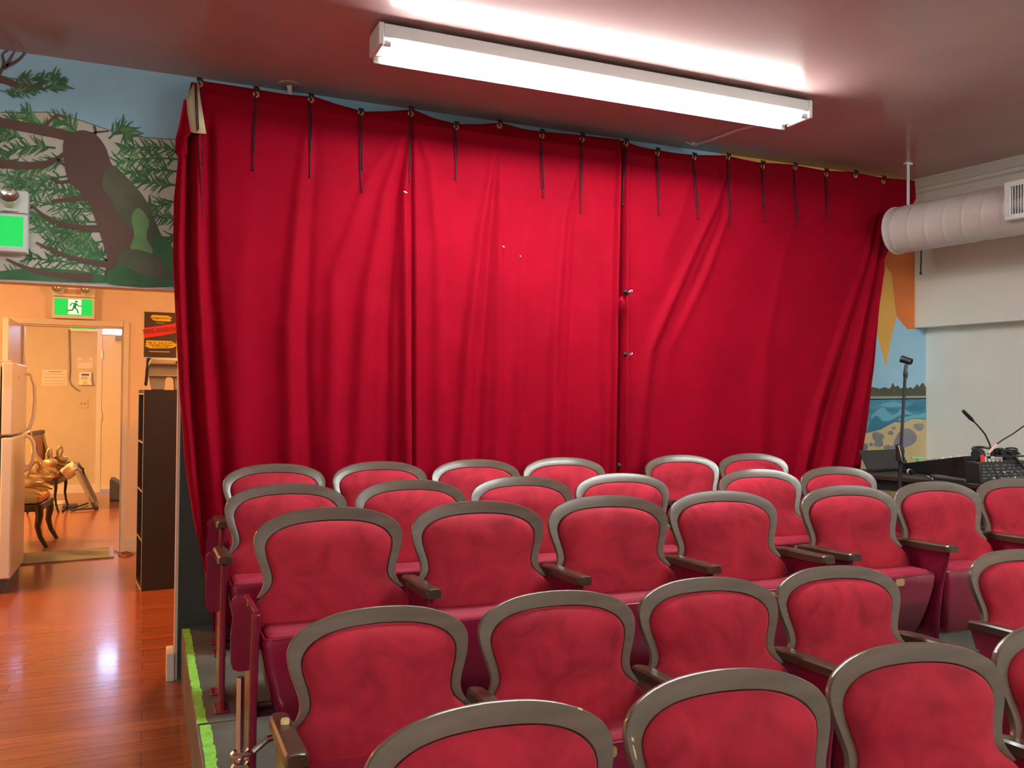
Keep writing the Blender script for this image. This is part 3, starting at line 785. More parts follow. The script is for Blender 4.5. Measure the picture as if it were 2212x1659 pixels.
g = gl.build('vent_grille', M_WHITE, duct, bev=.003)
gd = MB(); gbox(gd, .035, .425, -.085, .085, -.02, .000); gd.build('vent_opening', M_BLACKM, g)
gs = MB()
for k in range(24): gbox(gs, .042 + k * .016, .046 + k * .016, -.085, .085, 0, .016)
gs.build('louvre', M_WHITE, g)
# hanger strap
_a = math.atan2(ray(1961, 400).x, ray(1961, 400).y)
tt = next(k * .01 for k in range(0, 200) if math.atan2((c0 + DW * k * .01).x, (c0 + DW * k * .01).y) >= _a)
hx = c0 + DW * tt; SL = CZ - c0.z - R_ - .006
mb = MB(); mb.box(-.012, .012, -.002, .002, -SL, 0, None); mb.box(-.03, .03, -.012, .012, -.012, 0)
st = mb.build('duct_hanger', M_WHITE, None); st.location = (hx.x, hx.y, CZ)
tag(st, 'white metal strap hanging the duct from the ceiling corner', 'strap')
# black cord hanging below the duct on the upper wall
p = aY(1983, 545, 4.60); q = aY(1983, 590, 4.60)
xw = rwx(4.60) - .012
mb = MB(); mb.tube([(xw, 4.60, p.z + .02), (xw, 4.60, p.z - .05), (xw - .004, 4.60, q.z)], .004, 6); mb.lathe([(0, .01), (.008, .006), (.008, -.008), (0, -.012)], (xw - .004, 4.60, q.z), 8)
tag(mb.build('hanging_cord', M_BLACK), 'short black cord hanging on the wall under the duct', 'cord')
# ceiling hook plate
hk = aZ(625, 182, CZ)
r = empty('ceiling_hook', (hk.x, hk.y, CZ), 'small white hook plate on the ceiling above the left part of the curtain', 'hook')
mb = MB(); mb.lathe([(0, -.006), (.055, -.006), (.058, -.003), (.058, 0)], (0, 0, 0), 28); mb.build('hook_plate', mat('plate_paint', (.50, .32, .29), .4), r)
mb = MB(); mb.tube([(0, 0, -.006), (.005, .01, -.04), (.02, .03, -.07), (.05, .05, -.08)], [.014, .011, .008, .007], 8); mb.build('hook', M_CREAM2, r)
# white cable from the light to a ceiling box near the curtain
a = aZ(1500, 312, CZ - .01); b = aZ(1640, 262, CZ - .01)
r = empty('ceiling_cable', (a.x, a.y, CZ), 'white cable running from the strip light to a small clip by the curtain', 'cable')
mb = MB()
mb.tube([(0, 0, -.012), ((b.x - a.x) * .3, (b.y - a.y) * .25, -.016), ((b.x - a.x) * .7, (b.y - a.y) * .68, -.014), (b.x - a.x, b.y - a.y, -.03)], .008, 8); mb.build('cable_sleeve', M_WHITE, r)
mb = MB(); mb.box(-.03, .02, -.014, .014, -.02, 0); mb.tube([(-.03, 0, -.012), (-.07, -.01, -.006)], .004, 6); mb.build('cable_clip', M_WHITE, r, bev=.003)
# ================================================================= WALL PAINTINGS (flat paint, a few tenths of a mm thick layers)
def wallp(pts, y): return [tuple(aY(px, py, WY)[k] if k != 1 else y for k in range(3)) for px, py in pts]
def smoothpoly(pts, n=5):
    P = list(pts); out = []
    m_ = len(P)
    for i in range(m_):
        p0, p1, p2, p3 = P[i - 1], P[i], P[(i + 1) % m_], P[(i + 2) % m_]
        for k in range(n):
            t = k / n
            out.append(tuple(.5 * (2 * p1[j] + (p2[j] - p0[j]) * t + (2 * p0[j] - 5 * p1[j] + 4 * p2[j] - p3[j]) * t * t + (3 * p1[j] - p0[j] - 3 * p2[j] + p3[j]) * t ** 3) for j in range(2)))
    return out
def layer(mb, pts, k, m, sm=True):
    mb.poly(wallp(smoothpoly(pts) if sm else pts, WY - .0008 * k - .0005), m)
def stroke(mb, pts, w0, w1, k, m):
    """painted brush stroke in photo pixels, tapering"""
    n = len(pts); A = []; B = []
    for i, p in enumerate(pts):
        q0 = pts[max(0, i - 1)]; q1 = pts[min(n - 1, i + 1)]; dx, dy = q1[0] - q0[0], q1[1] - q0[1]; l = math.hypot(dx, dy) or 1
        w_ = (w0 + (w1 - w0) * i / max(1, n - 1)) / 2
        A.append((p[0] - dy / l * w_, p[1] + dx / l * w_)); B.append((p[0] + dy / l * w_, p[1] - dx / l * w_))
    mb.grid([wallp(A, WY - .0008 * k - .0005), wallp(B, WY - .0008 * k - .0005)], m)
def curve_pts(pts, n=5): return cat(pts, n)
rnd = random.Random(11)
mu = MB()
XR = 383   # painting stops at the curtain edge
layer(mu, [(-330, 250), (-120, 244), (40, 243), (110, 243), (180, 262), (250, 287), (320, 298), (XR, 302), (XR, 618), (200, 611), (0, 603), (-330, 588)], 1, M_FOG, False)
stroke(mu, [(-330, 250), (-120, 244), (40, 243), (110, 243), (180, 262), (250, 287), (320, 298), (XR, 302)], 2.2, 2.2, 2, M_TAUPE)
def branch(pts, w0, w1, k=3, m=M_BARK, needles=True, nl=26, dens=16, m2=None, side=0):
    cp = curve_pts(pts, 6); stroke(mu, cp, w0, w1, k, m)
    if needles:
        tot = len(cp)
        for i in range(3, tot, 1):
            for rep_ in range(max(1, dens // 8)):
                q0 = cp[i - 1]; q = cp[i]; dx, dy = q[0] - q0[0], q[1] - q0[1]; l = math.hypot(dx, dy) or 1
                for sg in ((-1, 1) if side == 0 else (side,)):
                    a = math.atan2(dy, dx) + sg * rnd.uniform(.40, 1.1); ln = nl * rnd.uniform(.5, 1)
                    sx = q[0] + rnd.uniform(-6, 6); sy = q[1] + rnd.uniform(-4, 4)
                    e = (sx + math.cos(a) * ln, sy + math.sin(a) * ln)
                    if e[0] > XR - 2 or e[0] < -280 or e[1] > 600: continue
                    stroke(mu, [(sx, sy), ((sx + e[0]) / 2, (sy + e[1]) / 2 + rnd.uniform(-3, 3)), e], 5.4, 1.6, k + 1 + rnd.random(), m2 or (M_NEED if rnd.random() < .7 else M_NEED2))
# green twigs behind
tw = [[(400, 330), (340, 318), (270, 322)], [(398, 345), (330, 342), (262, 350)], [(395, 372), (330, 368), (258, 378)], [(390, 400), (345, 398), (300, 385)], [(396, 430), (340, 446), (300, 452)], [(398, 470), (350, 470), (318, 448)], [(390, 500), (360, 520), (335, 540)], [(385, 560), (350, 560), (320, 575)],
      [(150, 345), (105, 352), (40, 372)], [(120, 320), (70, 316), (10, 330)], [(150, 380), (90, 390), (20, 400)], [(170, 300), (150, 270), (125, 262)], [(235, 300), (262, 278), (280, 292)], [(140, 295), (90, 270), (55, 250)],
      [(200, 430), (140, 410), (70, 412)], [(205, 450), (150, 450), (66, 432)], [(215, 480), (150, 478), (75, 470)], [(225, 500), (150, 500), (80, 490)], [(232, 520), (170, 528), (110, 520)], [(240, 545), (190, 548), (120, 545)], [(245, 560), (170, 568), (60, 556)], [(250, 585), (180, 590), (30, 590)],
      [(240, 570), (200, 540), (150, 512)], [(230, 470), (190, 440), (150, 425)], [(215, 530), (160, 505), (130, 490)], [(330, 590), (290, 570), (262, 560)], [(360, 590), (340, 560), (325, 530)], [(60, 275), (30, 262), (0, 270)], [(50, 300), (20, 290), (-30, 300)], [(40, 345), (0, 350), (-60, 355)], [(-20, 400), (-80, 420), (-160, 430)], [(-40, 320), (-120, 330), (-200, 340)], [(100, 400), (60, 395), (0, 378)]]
for t_ in tw: branch(t_, 5, 2.5, 2, M_NEED, True, 33, 16)
# trunk
layer(mu, [(140, 300), (172, 282), (205, 290), (228, 318), (240, 352), (262, 378), (300, 412), (325, 452), (352, 520), (372, 575), (378, 617), (236, 612), (232, 560), (212, 492), (188, 432), (150, 392), (138, 345)], 5, M_BARK)
layer(mu, [(226, 372), (246, 358), (266, 376), (300, 412), (325, 452), (352, 520), (378, 590), (378, 617), (262, 613), (300, 545), (288, 500), (258, 470), (240, 430), (222, 405)], 6, M_BARK2)
layer(mu, [(284, 470), (300, 450), (322, 478), (316, 512), (330, 545), (300, 566), (282, 540), (290, 505)], 8.5, M_NEED2)
layer(mu, [(330, 520), (352, 510), (378, 548), (380, 600), (352, 606), (338, 565)], 8.8, M_NEED)
layer(mu, [(232, 590), (262, 572), (300, 590), (350, 604), (378, 600), (378, 618), (300, 617), (236, 613)], 9.6, M_NEED)
layer(mu, [(262, 545), (300, 540), (345, 560), (372, 600), (330, 616), (262, 612), (250, 580)], 9.2, M_BARK2)
layer(mu, [(-260, 596), (-100, 596), (60, 580), (140, 582), (200, 590), (270, 606), (200, 611), (0, 603)], 5.6, M_NEED)
# branches
branch([(-330, 190), (-180, 195), (-60, 185), (0, 172), (40, 186), (80, 184), (124, 168)], 30, 4, 6, needles=False)
branch([(20, 170), (60, 172), (124, 166)], 2, 2, 6, M_NEED, True, 26); branch([(0, 196), (40, 200), (110, 190), (138, 182)], 2, 2, 6, M_NEED, True, 22)
for b_ in ([(-4, 166), (8, 140), (6, 118), (22, 108)], [(10, 150), (22, 128), (34, 108)], [(14, 144), (40, 130), (56, 112)], ): branch(b_, 9, 4, 7, needles=False)
branch([(-200, 240), (-60, 255), (0, 265), (60, 276), (130, 290), (160, 298)], 20, 22, 6, needles=False)
branch([(-200, 340), (-60, 350), (0, 355), (80, 358), (120, 346), (142, 330)], 26, 8, 6, needles=False)
branch([(90, 282), (108, 262), (124, 250), (145, 256)], 8, 3, 7, needles=False); branch([(190, 300), (206, 290), (204, 272)], 8, 4, 7, needles=False); branch([(176, 296), (206, 287), (235, 284)], 6, 3, 7, needles=False)
branch([(210, 425), (160, 430), (112, 436)], 14, 8, 6, needles=False); branch([(230, 492), (170, 492), (120, 480), (92, 464), (68, 444)], 14, 5, 6, needles=False)
branch([(248, 574), (200, 568), (140, 552), (100, 535), (78, 524)], 14, 4, 6, needles=False); branch([(200, 600), (120, 594), (60, 580), (14, 560)], 18, 4, 6, needles=False); branch([(150, 392), (125, 394), (112, 382)], 9, 3, 6, needles=False); branch([(150, 362), (132, 352), (124, 344)], 8, 3, 6, needles=False)
tag(mu.build('pine_mural', None, None, smooth=False), 'painted pine tree with brown trunk and green needles on the wall above the opening', 'mural')
# beach mural right of the curtain, and the sun's rays above it
be = MB()
def xr(py): return 1978 if py < 712 else 2001
BL = 1690
layer(be, [(BL, 340), (1690, 352), (1978, 392), (1978, 711), (BL, 711)], 1, M_ORANGE, False)
layer(be, [(BL, 352), (1900, 560), (1925, 590), (1936, 684), (1936, 700), (BL, 711)], 2, M_AMBERP, False)
layer(be, [(1560, 332), (1760, 340), (1978, 392), (1978, 398), (1560, 346)], 3, M_AMBERP, False)
layer(be, [(BL, 675), (1884, 690), (1892, 715), (1913, 792), (1924, 730), (1936, 684), (1968, 722), (1974, 727), (1980, 718), (1980, 712), (2001, 730), (2001, 858), (BL, 870)], 4, M_BLUE, False)
layer(be, [(1887, 712), (1892, 715), (1913, 792), (1924, 730), (1936, 684), (1900, 670)], 5, M_AMBERP, False)
tl = [(BL, 842)]; rt = random.Random(5)
x_ = 1860
while x_ < 2001:
    tl.append((x_, 840 - rt.uniform(0, 14) * (1 if 1920 < x_ < 1942 or 1960 < x_ < 2000 else .3))); x_ += rt.uniform(3, 6)
tl += [(2001, 834), (2001, 858), (BL, 862)]
layer(be, tl, 6, M_TREEL, False)
layer(be, [(BL, 858), (2001, 855), (2001, 862), (BL, 866)], 7, mat('painted_shore_haze', (.34, .36, .30), .6), False)
layer(be, [(BL, 864), (2001, 860), (2001, 912), (1970, 906), (1900, 930), (1870, 938), (BL, 960)], 7, M_SEA, False)
layer(be, [(BL, 958), (1870, 936), (1900, 928), (1930, 912), (1952, 912), (1968, 905), (1985, 905), (2001, 908), (2001, 1225), (BL, 1225)], 9.3, M_SAND, False)
L2 = mat('painted_light_wave', (.16, .45, .58), .6); D2 = mat('painted_deep_wave', (.03, .19, .30), .6)
for qi, (q, mm) in enumerate((([(1880, 900), (1905, 880), (1925, 897), (1950, 884), (1975, 896), (1998, 892), (1998, 900), (1950, 895), (1920, 908), (1890, 908)], L2), ([(1875, 920), (1890, 898), (1910, 912), (1935, 905), (1910, 925), (1880, 932)], D2), ([(1955, 880), (1975, 874), (1998, 880), (1980, 888), (1960, 887)], D2), ([(1900, 874), (1930, 868), (1950, 876), (1920, 880)], L2), ([(1940, 905), (1975, 897), (1999, 903), (1970, 903), (1950, 911)], L2))):
    layer(be, q, 8.2 + qi * .15, mm)
for ri_, (cx, cy_, rx, ry, an) in enumerate(((1953, 948, 27, 19, -.6), (1983, 922, 11, 8, .1), (1894, 943, 13, 10, .2), (1896, 957, 10, 9, -.4), (1922, 935, 6, 5, 0), (1928, 925, 4, 3, 0), (1880, 960, 4, 4, 0), (1864, 966, 9, 9, .3), (1915, 967, 8, 6, .2), (1938, 965, 16, 8, -.3))):
    pts = []
    for k in range(14):
        a = 2 * PI * k / 14; rr = 1 + .10 * math.sin(3 * a + cx)
        u, v = rx * math.cos(a) * rr, ry * math.sin(a) * rr
        pts.append((cx + u * math.cos(an) - v * math.sin(an), cy_ + u * math.sin(an) + v * math.cos(an)))
    layer(be, pts, 10 + ri_ * .2, M_ROCK)
tag(be.build('beach_mural', None, None, smooth=False), 'painted beach with sun rays, sea, treeline and grey rocks right of the curtain', 'mural')
# ================================================================= KITCHEN AREA
FX = -.88; FY0, FY1 = 7.08, 7.80
fr_ = empty('refrigerator', (-1.2, 7.44, 0), 'white two-door refrigerator standing at the left edge of the back room', 'refrigerator')
def sub(mb, name, m, par, root=None, **k):
    o = mb.build(name, m, par, **k); o.location = -(root or par).location if (root or par) else (0, 0, 0); return o
mb = MB(); mb.box(FX - .74, FX - .085, FY0 + .004, FY1, .02, 1.645); body = sub(mb, 'fridge_body', M_FRIDGE, fr_, bev=.006)
def child(mb, name, m, par, **k):      # geometry given in the grandparent's frame: par sits at the frame origin
    return mb.build(name, m, par, **k)
for nm, z0, z1, hz in (('freezer_door', 1.135, 1.662, (1.60, 1.50, 1.38, 1.24, 1.15)), ('fridge_door', .105, 1.118, (1.105, 1.05, .98, .90, .83))):
    mb = MB(); mb.box(FX - .075, FX, FY0, FY1, z0, z1); d = sub(mb, nm, M_FRIDGE, fr_, bev=.012, seg=3)
    yh = FY1 - .05; mb = MB()
    mb.tube([(FX - .005, yh, hz[0]), (FX + .035, yh, hz[0] - .012), (FX + .060, yh, hz[1]), (FX + .066, yh, hz[2]), (FX + .055, yh, hz[3]), (FX + .03, yh, hz[4] + .015), (FX - .005, yh, hz[4])], [.016, .014, .014, .014, .014, .014, .016], 10)
    child(mb, 'door_handle', M_FRIDGE, d)
mb = MB(); mb.box(FX - .7, FX - .03, FY0 + .02, FY1 - .02, 0, .10); sub(mb, 'kick_grille', M_DGREY, fr_)
mb = MB(); mb.box(FX - .002, FX + .004, FY0 + .22, FY0 + .27, 1.545, 1.565); sub(mb, 'badge', M_CHROME, fr_)
mb = MB(); mb.box(FX - .10, FX - .02, FY0 + .01, FY0 + .07, 1.662, 1.676); sub(mb, 'hinge_cover', M_FRIDGE, fr_, bev=.004)
# black cube shelf
SX0, SY0, SX1, SY1, SH = -.018, 6.823, .372, 7.245, 1.472
sh = empty('cube_shelf', (SX0, SY0, 0), 'tall black four-cube shelf unit standing against the wall end', 'shelf')
for y0, y1 in ((SY0, SY0 + .036), (SY1 - .036, SY1)):
    mb = MB(); mb.box(SX0, SX1, y0, y1, 0, SH); sub(mb, 'side_panel', M_SHELF, sh, bev=.001)
for z in (0, .359, .718, 1.077, SH - .036):
    mb = MB(); mb.box(SX0 + (.0), SX1, SY0 + .036, SY1 - .036, z, z + (.036 if z in (0, SH - .036) else .016)); s_ = sub(mb, 'shelf_board', M_SHELF, sh)
    mb = MB(); mb.box(SX0 - .0015, SX0, SY0 + .036, SY1 - .036, z, z + .010); e_ = child(mb, 'edge_band', M_EDGE, s_); e_['label'] = 'pale front edge of the shelf board'
mb = MB(); mb.box(SX0 - .0015, SX0 + .001, SY0 - .0005, SY0 + .003, 0, SH); sub(mb, 'edge_highlight_strip', M_EDGE, sh)  # thin pale strip paints in the highlight along the panel's front edge
mb = MB(); mb.box(SX1 - .006, SX1, SY0 + .036, SY1 - .036, .03, SH - .03); sub(mb, 'back_panel', M_SHELF, sh)
pk = aY(377, 1106, SY0)
mb = MB(); mb.lathe([(0, -.012), (.010, -.010), (.013, -.003), (.013, 0)], (0, 0, 0), 14, None, Matrix.Translation((pk.x, SY0, pk.z)) @ Matrix.Rotation(-PI / 2, 4, 'X') @ Matrix.Scale(-1, 4, (0, 0, 1)))
sub(mb, 'lock_peg', M_CHROME, sh)
sh.rotation_euler.z = math.radians(5.2)
# dark folders standing in the two upper cubes
for ci, (zb, n_, cc) in enumerate(((1.095, 5, (.03, .02, .015)), (.736, 4, (.05, .025, .015)))):
    mf = mat('folder_cover_%d' % ci, cc, .6)
    for k in range(n_):
        mb = MB(); y = SY0 + .05 + k * .055; mb.box(-.019, .019, -.125, .125, 0, .27)
        o = mb.build('folder', mf, None, bev=.003); o.location = (SX0 + .13, y + .03, zb); o.rotation_euler.z = PI / 2
        tag(o, 'dark folder standing in the %s cube of the black shelf' % ('top' if ci == 0 else 'second'), 'folder', 'dark folders in the black cube shelf')
# grey plastic stool on top
B0 = aY(337, 838, 6.9).x
st_ = empty('step_stool', (.158, 6.99, SH), 'grey plastic step stool with a black strap, standing on top of the black shelf', 'stool')
mb = MB()
def fz(u, v): return Vector((u, -.11, v))
W_ = .155
mb.prism([(-W_ * .80, 0), (-W_ * .94, .10), (-W_ * .96, .185), (W_ * .96, .185), (W_ * .94, .10), (W_ * .80, 0), (.035, 0), (.030, .08), (.018, .098), (-.018, .098), (-.030, .08), (-.035, 0)], fz, Vector((0, .22, 0)))
mb.build('stool_body', M_GREY, st_, bev=.006)
mb = MB(); mb.box(-W_ * 1.08, W_ * 1.08, -.125, .125, .185, .235); l_ = mb.build('stool_top', mat('grey_plastic_light', (.42, .38, .34), .45), st_, bev=.012)
mb = MB(); mb.box(.04, .15, -.128, -.124, .20, .212); mb.build('hand_slot', M_BLACKM, l_)
mb = MB(); mb.box(-W_ * .98, W_ * .98, -.118, -.108, .10, .108); mb.build('moulded_rib', M_GREY, st_, bev=.002)
mb = MB(); mb.grid([[(-.158, -.128, .236), (-.122, -.128, .236)], [(-.168, -.132, .15), (-.145, -.132, .15)], [(-.172, -.132, .06), (-.150, -.130, .07)], [(-.176, -.13, .045), (-.154, -.13, .04)], [(-.168, -.13, .02), (-.158, -.13, .02)]])
o = mb.build('strap', M_BLACK, st_); o.modifiers.new('t', 'SOLIDIFY').thickness = .006
mb = MB(); mb.tube([(-.166, -.132, .03), (-.170, -.132, .012), (-.160, -.132, .01), (-.163, -.132, .03)], .004, 6); mb.build('strap_clip', M_CHROME, st_)
# poster
def on(y): return lambda px, py: tuple(aY(px, py, y))
PY = DY - .004
pa = aY(312, 673, PY); pb = aY(380.5, 773, PY)
po = empty('poster', ((pa.x + pb.x) / 2, PY, pb.z), 'black theatre poster with yellow patches and a red band on the orange wall', 'poster')
X0, X1, Z0, Z1 = pa.x, pb.x, pb.z, pa.z; PW, PH = X1 - X0, Z1 - Z0
def pq(u, v, k): return (X0 + u * PW, PY - .0006 * k, Z1 - v * PH)
mb = MB(); mb.box(X0 - .004, X1 + .004, PY + .001, PY + .003, Z0 - .004, Z1 + .004, M_PAPER); mb.box(X0, X1, PY - .0003, PY + .0009, Z0, Z1, mat('poster_black', (.05, .03, .025), .45)); sub(mb, 'poster_sheet', None, po, smooth=False)
def blob(pts, k, m, name, lab=None):
    mb = MB(); mb.poly([pq(u, v, k) for u, v in pts]); o = sub(mb, name, m, po, smooth=False)
    if lab: o['label'] = lab
    return o
blob([(.20, .09), (.26, .065), (.72, .07), (.84, .10), (.85, .13), (.80, .155), (.84, .18), (.78, .20), (.36, .195), (.26, .175), (.19, .13)], 1, M_YELL, 'yellow_patch')
blob([(.07, .63), (.85, .63), (.93, .66), (1.0, .70), (.99, .735), (.97, .75), (.90, .775), (.80, .79), (.20, .805), (.08, .775), (.02, .745), (.10, .735), (.03, .71), (.08, .69), (.06, .66)], 1, M_YELL, 'yellow_patch')
blob([(0, .36), (1.0, .225), (1.0, .44), (.5, .52), (0, .585)], 2, M_RED, 'red_band')
def ptext(t, size, u, v, m, rot=0, sx=1, nm='lettering'):
    M = Matrix.Translation(pq(u, v, 3)) @ FRONT @ Matrix.Rotation(rot, 4, 'Z') @ Matrix.Scale(sx, 4, (1, 0, 0))
    o = text(t, size, M, m, nm, po); o.location = -po.location; return o
ptext('Temagami Arts Co.', .026, .52, .13, M_INK); ptext('presents', .020, .50, .235, M_PAPER); ptext('SPRING AWAKENING', .062, .50, .405, M_INK, .145, .50)
ptext('May 31 - June 16, 2022', .024, .52, .675, M_INK); ptext('The Daisy Theatre', .026, .50, .725, M_INK); ptext('ticket office and online', .016, .50, .765, M_INK)
blob([(.16, .865), (.80, .865), (.80, .88), (.16, .88)], 1, M_PAPER, 'white_line')
def exit_sign(px0, px1, py0, pysplit, py1, Y, depth, label, heads, man=True, redbox=False):
    a = aY(px0, py0, Y - depth); b = aY(px1, py1, Y - depth); zs = aY((px0 + px1) / 2, pysplit, Y - depth).z
    x0, x1, z0, z1 = a.x, b.x, b.z, a.z; W, H = x1 - x0, zs - z0
    r = empty('exit_sign', ((x0 + x1) / 2, Y, z0), label, 'sign', 'green exit signs')
    F = Y - depth
    mb = MB(); mb.box(x0, x1, F, Y, z0, zs - .004); s1 = sub(mb, 'sign_housing', M_WHITE, r, bev=.005)
    if pysplit > py0 + 3:
        mb = MB(); mb.box(x0, x1, F + .004, Y, zs, z1); sub(mb, 'battery_box', M_WHITE, r, bev=.005)
        for hx_ in heads:
            cx = x0 + hx_ * W; cz_ = (zs + z1) / 2; R = .04
            T_ = Matrix.Translation((cx, F - .02, cz_)) @ Matrix.Rotation(-PI / 2 - .5, 4, 'X') @ Matrix.Rotation(PI, 4, 'X')
            mb = MB(); mb.lathe([(R * .5, -.03), (R * .9, 0), (R, .035)], (0, 0, 0), 18, None, T_); h_ = sub(mb, 'lamp_head', M_WHITE, r)
            mb = MB(); mb.lathe([(0, .010), (R * .6, .018), (R * .93, .034)], (0, 0, 0), 18, None, T_); child(mb, 'reflector', M_CHROME, h_)
            mb = MB(); mb.box(cx - .03, cx + .03, F - .02, F + .004, zs + .004, zs + .012); sub(mb, 'head_bracket', M_WHITE, r)
        if redbox:
            mb = MB(); mb.box(x0 + W * .29, x0 + W * .66, F, F + .006, zs + (z1 - zs) * .25, zs + (z1 - zs) * .66); o = sub(mb, 'test_panel', mat('pink_print', (.62, .36, .26), .5), r)
    gx0, gx1, gz0, gz1 = x0 + W * .055, x1 - W * .055, z0 + H * .14, z0 + H * .90
    mb = MB(); mb.box(gx0, gx1, F - .002, F + .001, gz0, gz1); sub(mb, 'green_panel', M_GREEN, r, smooth=False)
    if man:
        GW, GH = gx1 - gx0, gz1 - gz0
        def q(u, v, k): return (gx0 + u * GW, F - .002 - .0012 * k, gz1 - v * GH)
        mb = MB(); mb.poly([q(.36, .03, 1), (q(.71, .03, 1)), q(.71, .93, 1), q(.36, .93, 1)]); sub(mb, 'white_doorway', M_GREENW, r, smooth=False)
        mb = MB(); asp = GW / GH
        def seg(pts, wd):
            for (u0, v0), (u1, v1) in zip(pts[:-1], pts[1:]):
                dx, dv = (u1 - u0) * asp, v1 - v0; l = math.hypot(dx, dv) or 1; nx, nv = -dv / l * wd / asp, dx / l * wd
                ex, ev = dx / l * wd * .4 / asp, dv / l * wd * .4
                mb.poly([q(u0 + nx - ex, v0 + nv - ev, 2), q(u1 + nx + ex, v1 + nv + ev, 2), q(u1 - nx + ex, v1 - nv + ev, 2), q(u0 - nx - ex, v0 - nv - ev, 2)])
        seg([(.56, .28), (.52, .52)], .085); seg([(.56, .29), (.46, .27), (.41, .42)], .033); seg([(.58, .28), (.63, .42), (.72, .42)], .033)
        seg([(.52, .50), (.47, .68), (.34, .72)], .042); seg([(.53, .50), (.60, .66), (.63, .86)], .042)
        mb.poly([q(.575 + .045 * math.cos(2 * PI * k / 16) , .16 + .065 * math.sin(2 * PI * k / 16), 2) for k in range(16)])
        sub(mb, 'running_figure', mat('sign_dark_green', (0, .22, .08), .5, emit=(0, .30, .08), es=.35) if 'sign_dark_green' not in MATS else MATS['sign_dark_green'], r, smooth=False)
    return r
exit_sign(113, 204, 615, 641, 690, DY, .07, 'green running man exit sign with two lamp heads above the inner doorway', (.12, .78), True, True)
exit_sign(-95, 58, 399, 455, 546, WY - .014, .072, 'large green exit sign with a round lamp on the pine mural', (.16, .76), False)
exit_sign(152, 210, 680, 680, 717, HY, .06, 'partly hidden green exit sign high on the far hall wall', (), True)
# cables and papers on the far wall
mb = MB(); mb.tube([tuple(aY(*p, HY - .012)) for p in [(149, 712), (150, 760), (151, 800), (149, 820), (154, 832), (163, 840), (172, 845)]], .012, 6)
tag(mb.build('wall_cable', M_GREY), 'thin grey cable hanging down the far hall wall from the exit sign', 'cable')
def paper(px0, py0, px1, py1, lab, title, lines):
    a, b = aY(px0, py0, HY - .004), aY(px1, py1, HY - .004); r = empty('notice', ((a.x + b.x) / 2, HY, b.z), lab, 'notice')
    mb = MB(); mb.box(a.x, b.x, HY - .004, HY, b.z, a.z); sub(mb, 'sheet', M_PAPER, r, smooth=False)
    H_ = a.z - b.z; W_2 = b.x - a.x; mb = MB()
    for v in lines: mb.box(a.x + W_2 * .08, b.x - W_2 * .08, HY - .005, HY - .004, a.z - H_ * v - .003, a.z - H_ * v + .002)
    mb.box(a.x + W_2 * .26, b.x - W_2 * .24, HY - .005, HY - .004, a.z - H_ * .15, a.z - H_ * .10)
    sub(mb, 'printed_lines', mat('grey_ink' + lab[:5], (.30, .24, .16), .7), r, smooth=False)
paper(91, 798, 145, 833, 'wide paper notice with printed lines on the far hall wall', 1, (.28, .5, .72, .88)); paper(168, 772, 200, 796, 'small paper notice above the keypad on the far hall wall', 1, (.3, .42))
a, b = aY(169, 803, HY), aY(200, 832, HY)
r = empty('alarm_keypad', ((a.x + b.x) / 2, HY, b.z), 'white alarm keypad with a yellow sticker on the far hall wall', 'keypad')
cx = (a.x + b.x) / 2; mb = MB(); mb.box(a.x + .01, b.x - .01, HY - .04, HY, b.z + .07, a.z); sub(mb, 'keypad_body', M_WHITE, r, bev=.015)
mb = MB(); mb.prism([(a.x, b.z), (b.x, b.z), (b.x - .02, b.z + .075), (a.x + .02, b.z + .075)], lambda u, v: Vector((u, HY - .06, v)), Vector((0, .06, 0))); sub(mb, 'keypad_flap', M_WHITE, r, bev=.004)
mb = MB(); mb.box(cx - .05, cx + .05, HY - .042, HY - .039, a.z - .055, a.z - .03); sub(mb, 'display', M_DGREY, r)
mb = MB(); mb.box(cx - .03, cx + .03, HY - .062, HY - .0595, b.z + .015, b.z + .055); sub(mb, 'yellow_sticker', M_YELL, r)
mb = MB()
for i in range(3):
    for j in range(4): mb.box(cx - .05 + i * .028, cx - .035 + i * .028, HY - .044, HY - .039, a.z - .085 - j * .022, a.z - .072 - j * .022)
sub(mb, 'keys', M_GREY, r)['kind'] = 'stuff'
a, b = aY(169, 863, HY), aY(190, 881, HY)
r = empty('wall_outlet', ((a.x + b.x) / 2, HY, b.z), 'double wall switch plate low on the far hall wall', 'outlet'); mb = MB(); mb.box(a.x, b.x, HY - .008, HY, b.z, a.z); sub(mb, 'plate', M_HALL, r, bev=.003)
for u in (.32, .68):
    mb = MB(); cx = a.x + (b.x - a.x) * u; mb.box(cx - .008, cx + .008, HY - .016, HY - .008, (a.z + b.z) / 2 - .012, (a.z + b.z) / 2 + .012); sub(mb, 'toggle', M_GREY, r)
# door mat
P = [aZ(44, 1198.5, .0), aZ(236, 1184, .0), aZ(237, 1206, .0), aZ(44, 1221, .0)]
mb = MB(); mb.prism([(0, 0), (1, 0), (2, 0), (3, 0)], lambda u, v: Vector((P[int(u)].x, P[int(u)].y, .001)), Vector((0, 0, .012)))
r = empty('door_mat', (P[0].x, P[0].y, 0), 'long ribbed tan mat lying across the threshold of the inner doorway', 'mat'); sub(mb, 'mat_body', M_MATM, r, smooth=False)
P = [aZ(236, 1184, .0), aZ(245, 1183.4, .0), aZ(246, 1205.3, .0), aZ(237, 1206, .0)]
mb = MB(); mb.prism([(0, 0), (1, 0), (2, 0), (3, 0)], lambda u, v: Vector((P[int(u)].x, P[int(u)].y, .001)), Vector((0, 0, .013))); sub(mb, 'end_strip', M_GREY, r, smooth=False)
mb = MB(); mb.tube([tuple(aZ(px, py, .008)) for px, py in [(247, 1190), (256, 1193), (258, 1200), (270, 1203), (282, 1199), (284, 1194), (272, 1192), (262, 1194), (290, 1197)]], .005, 6)
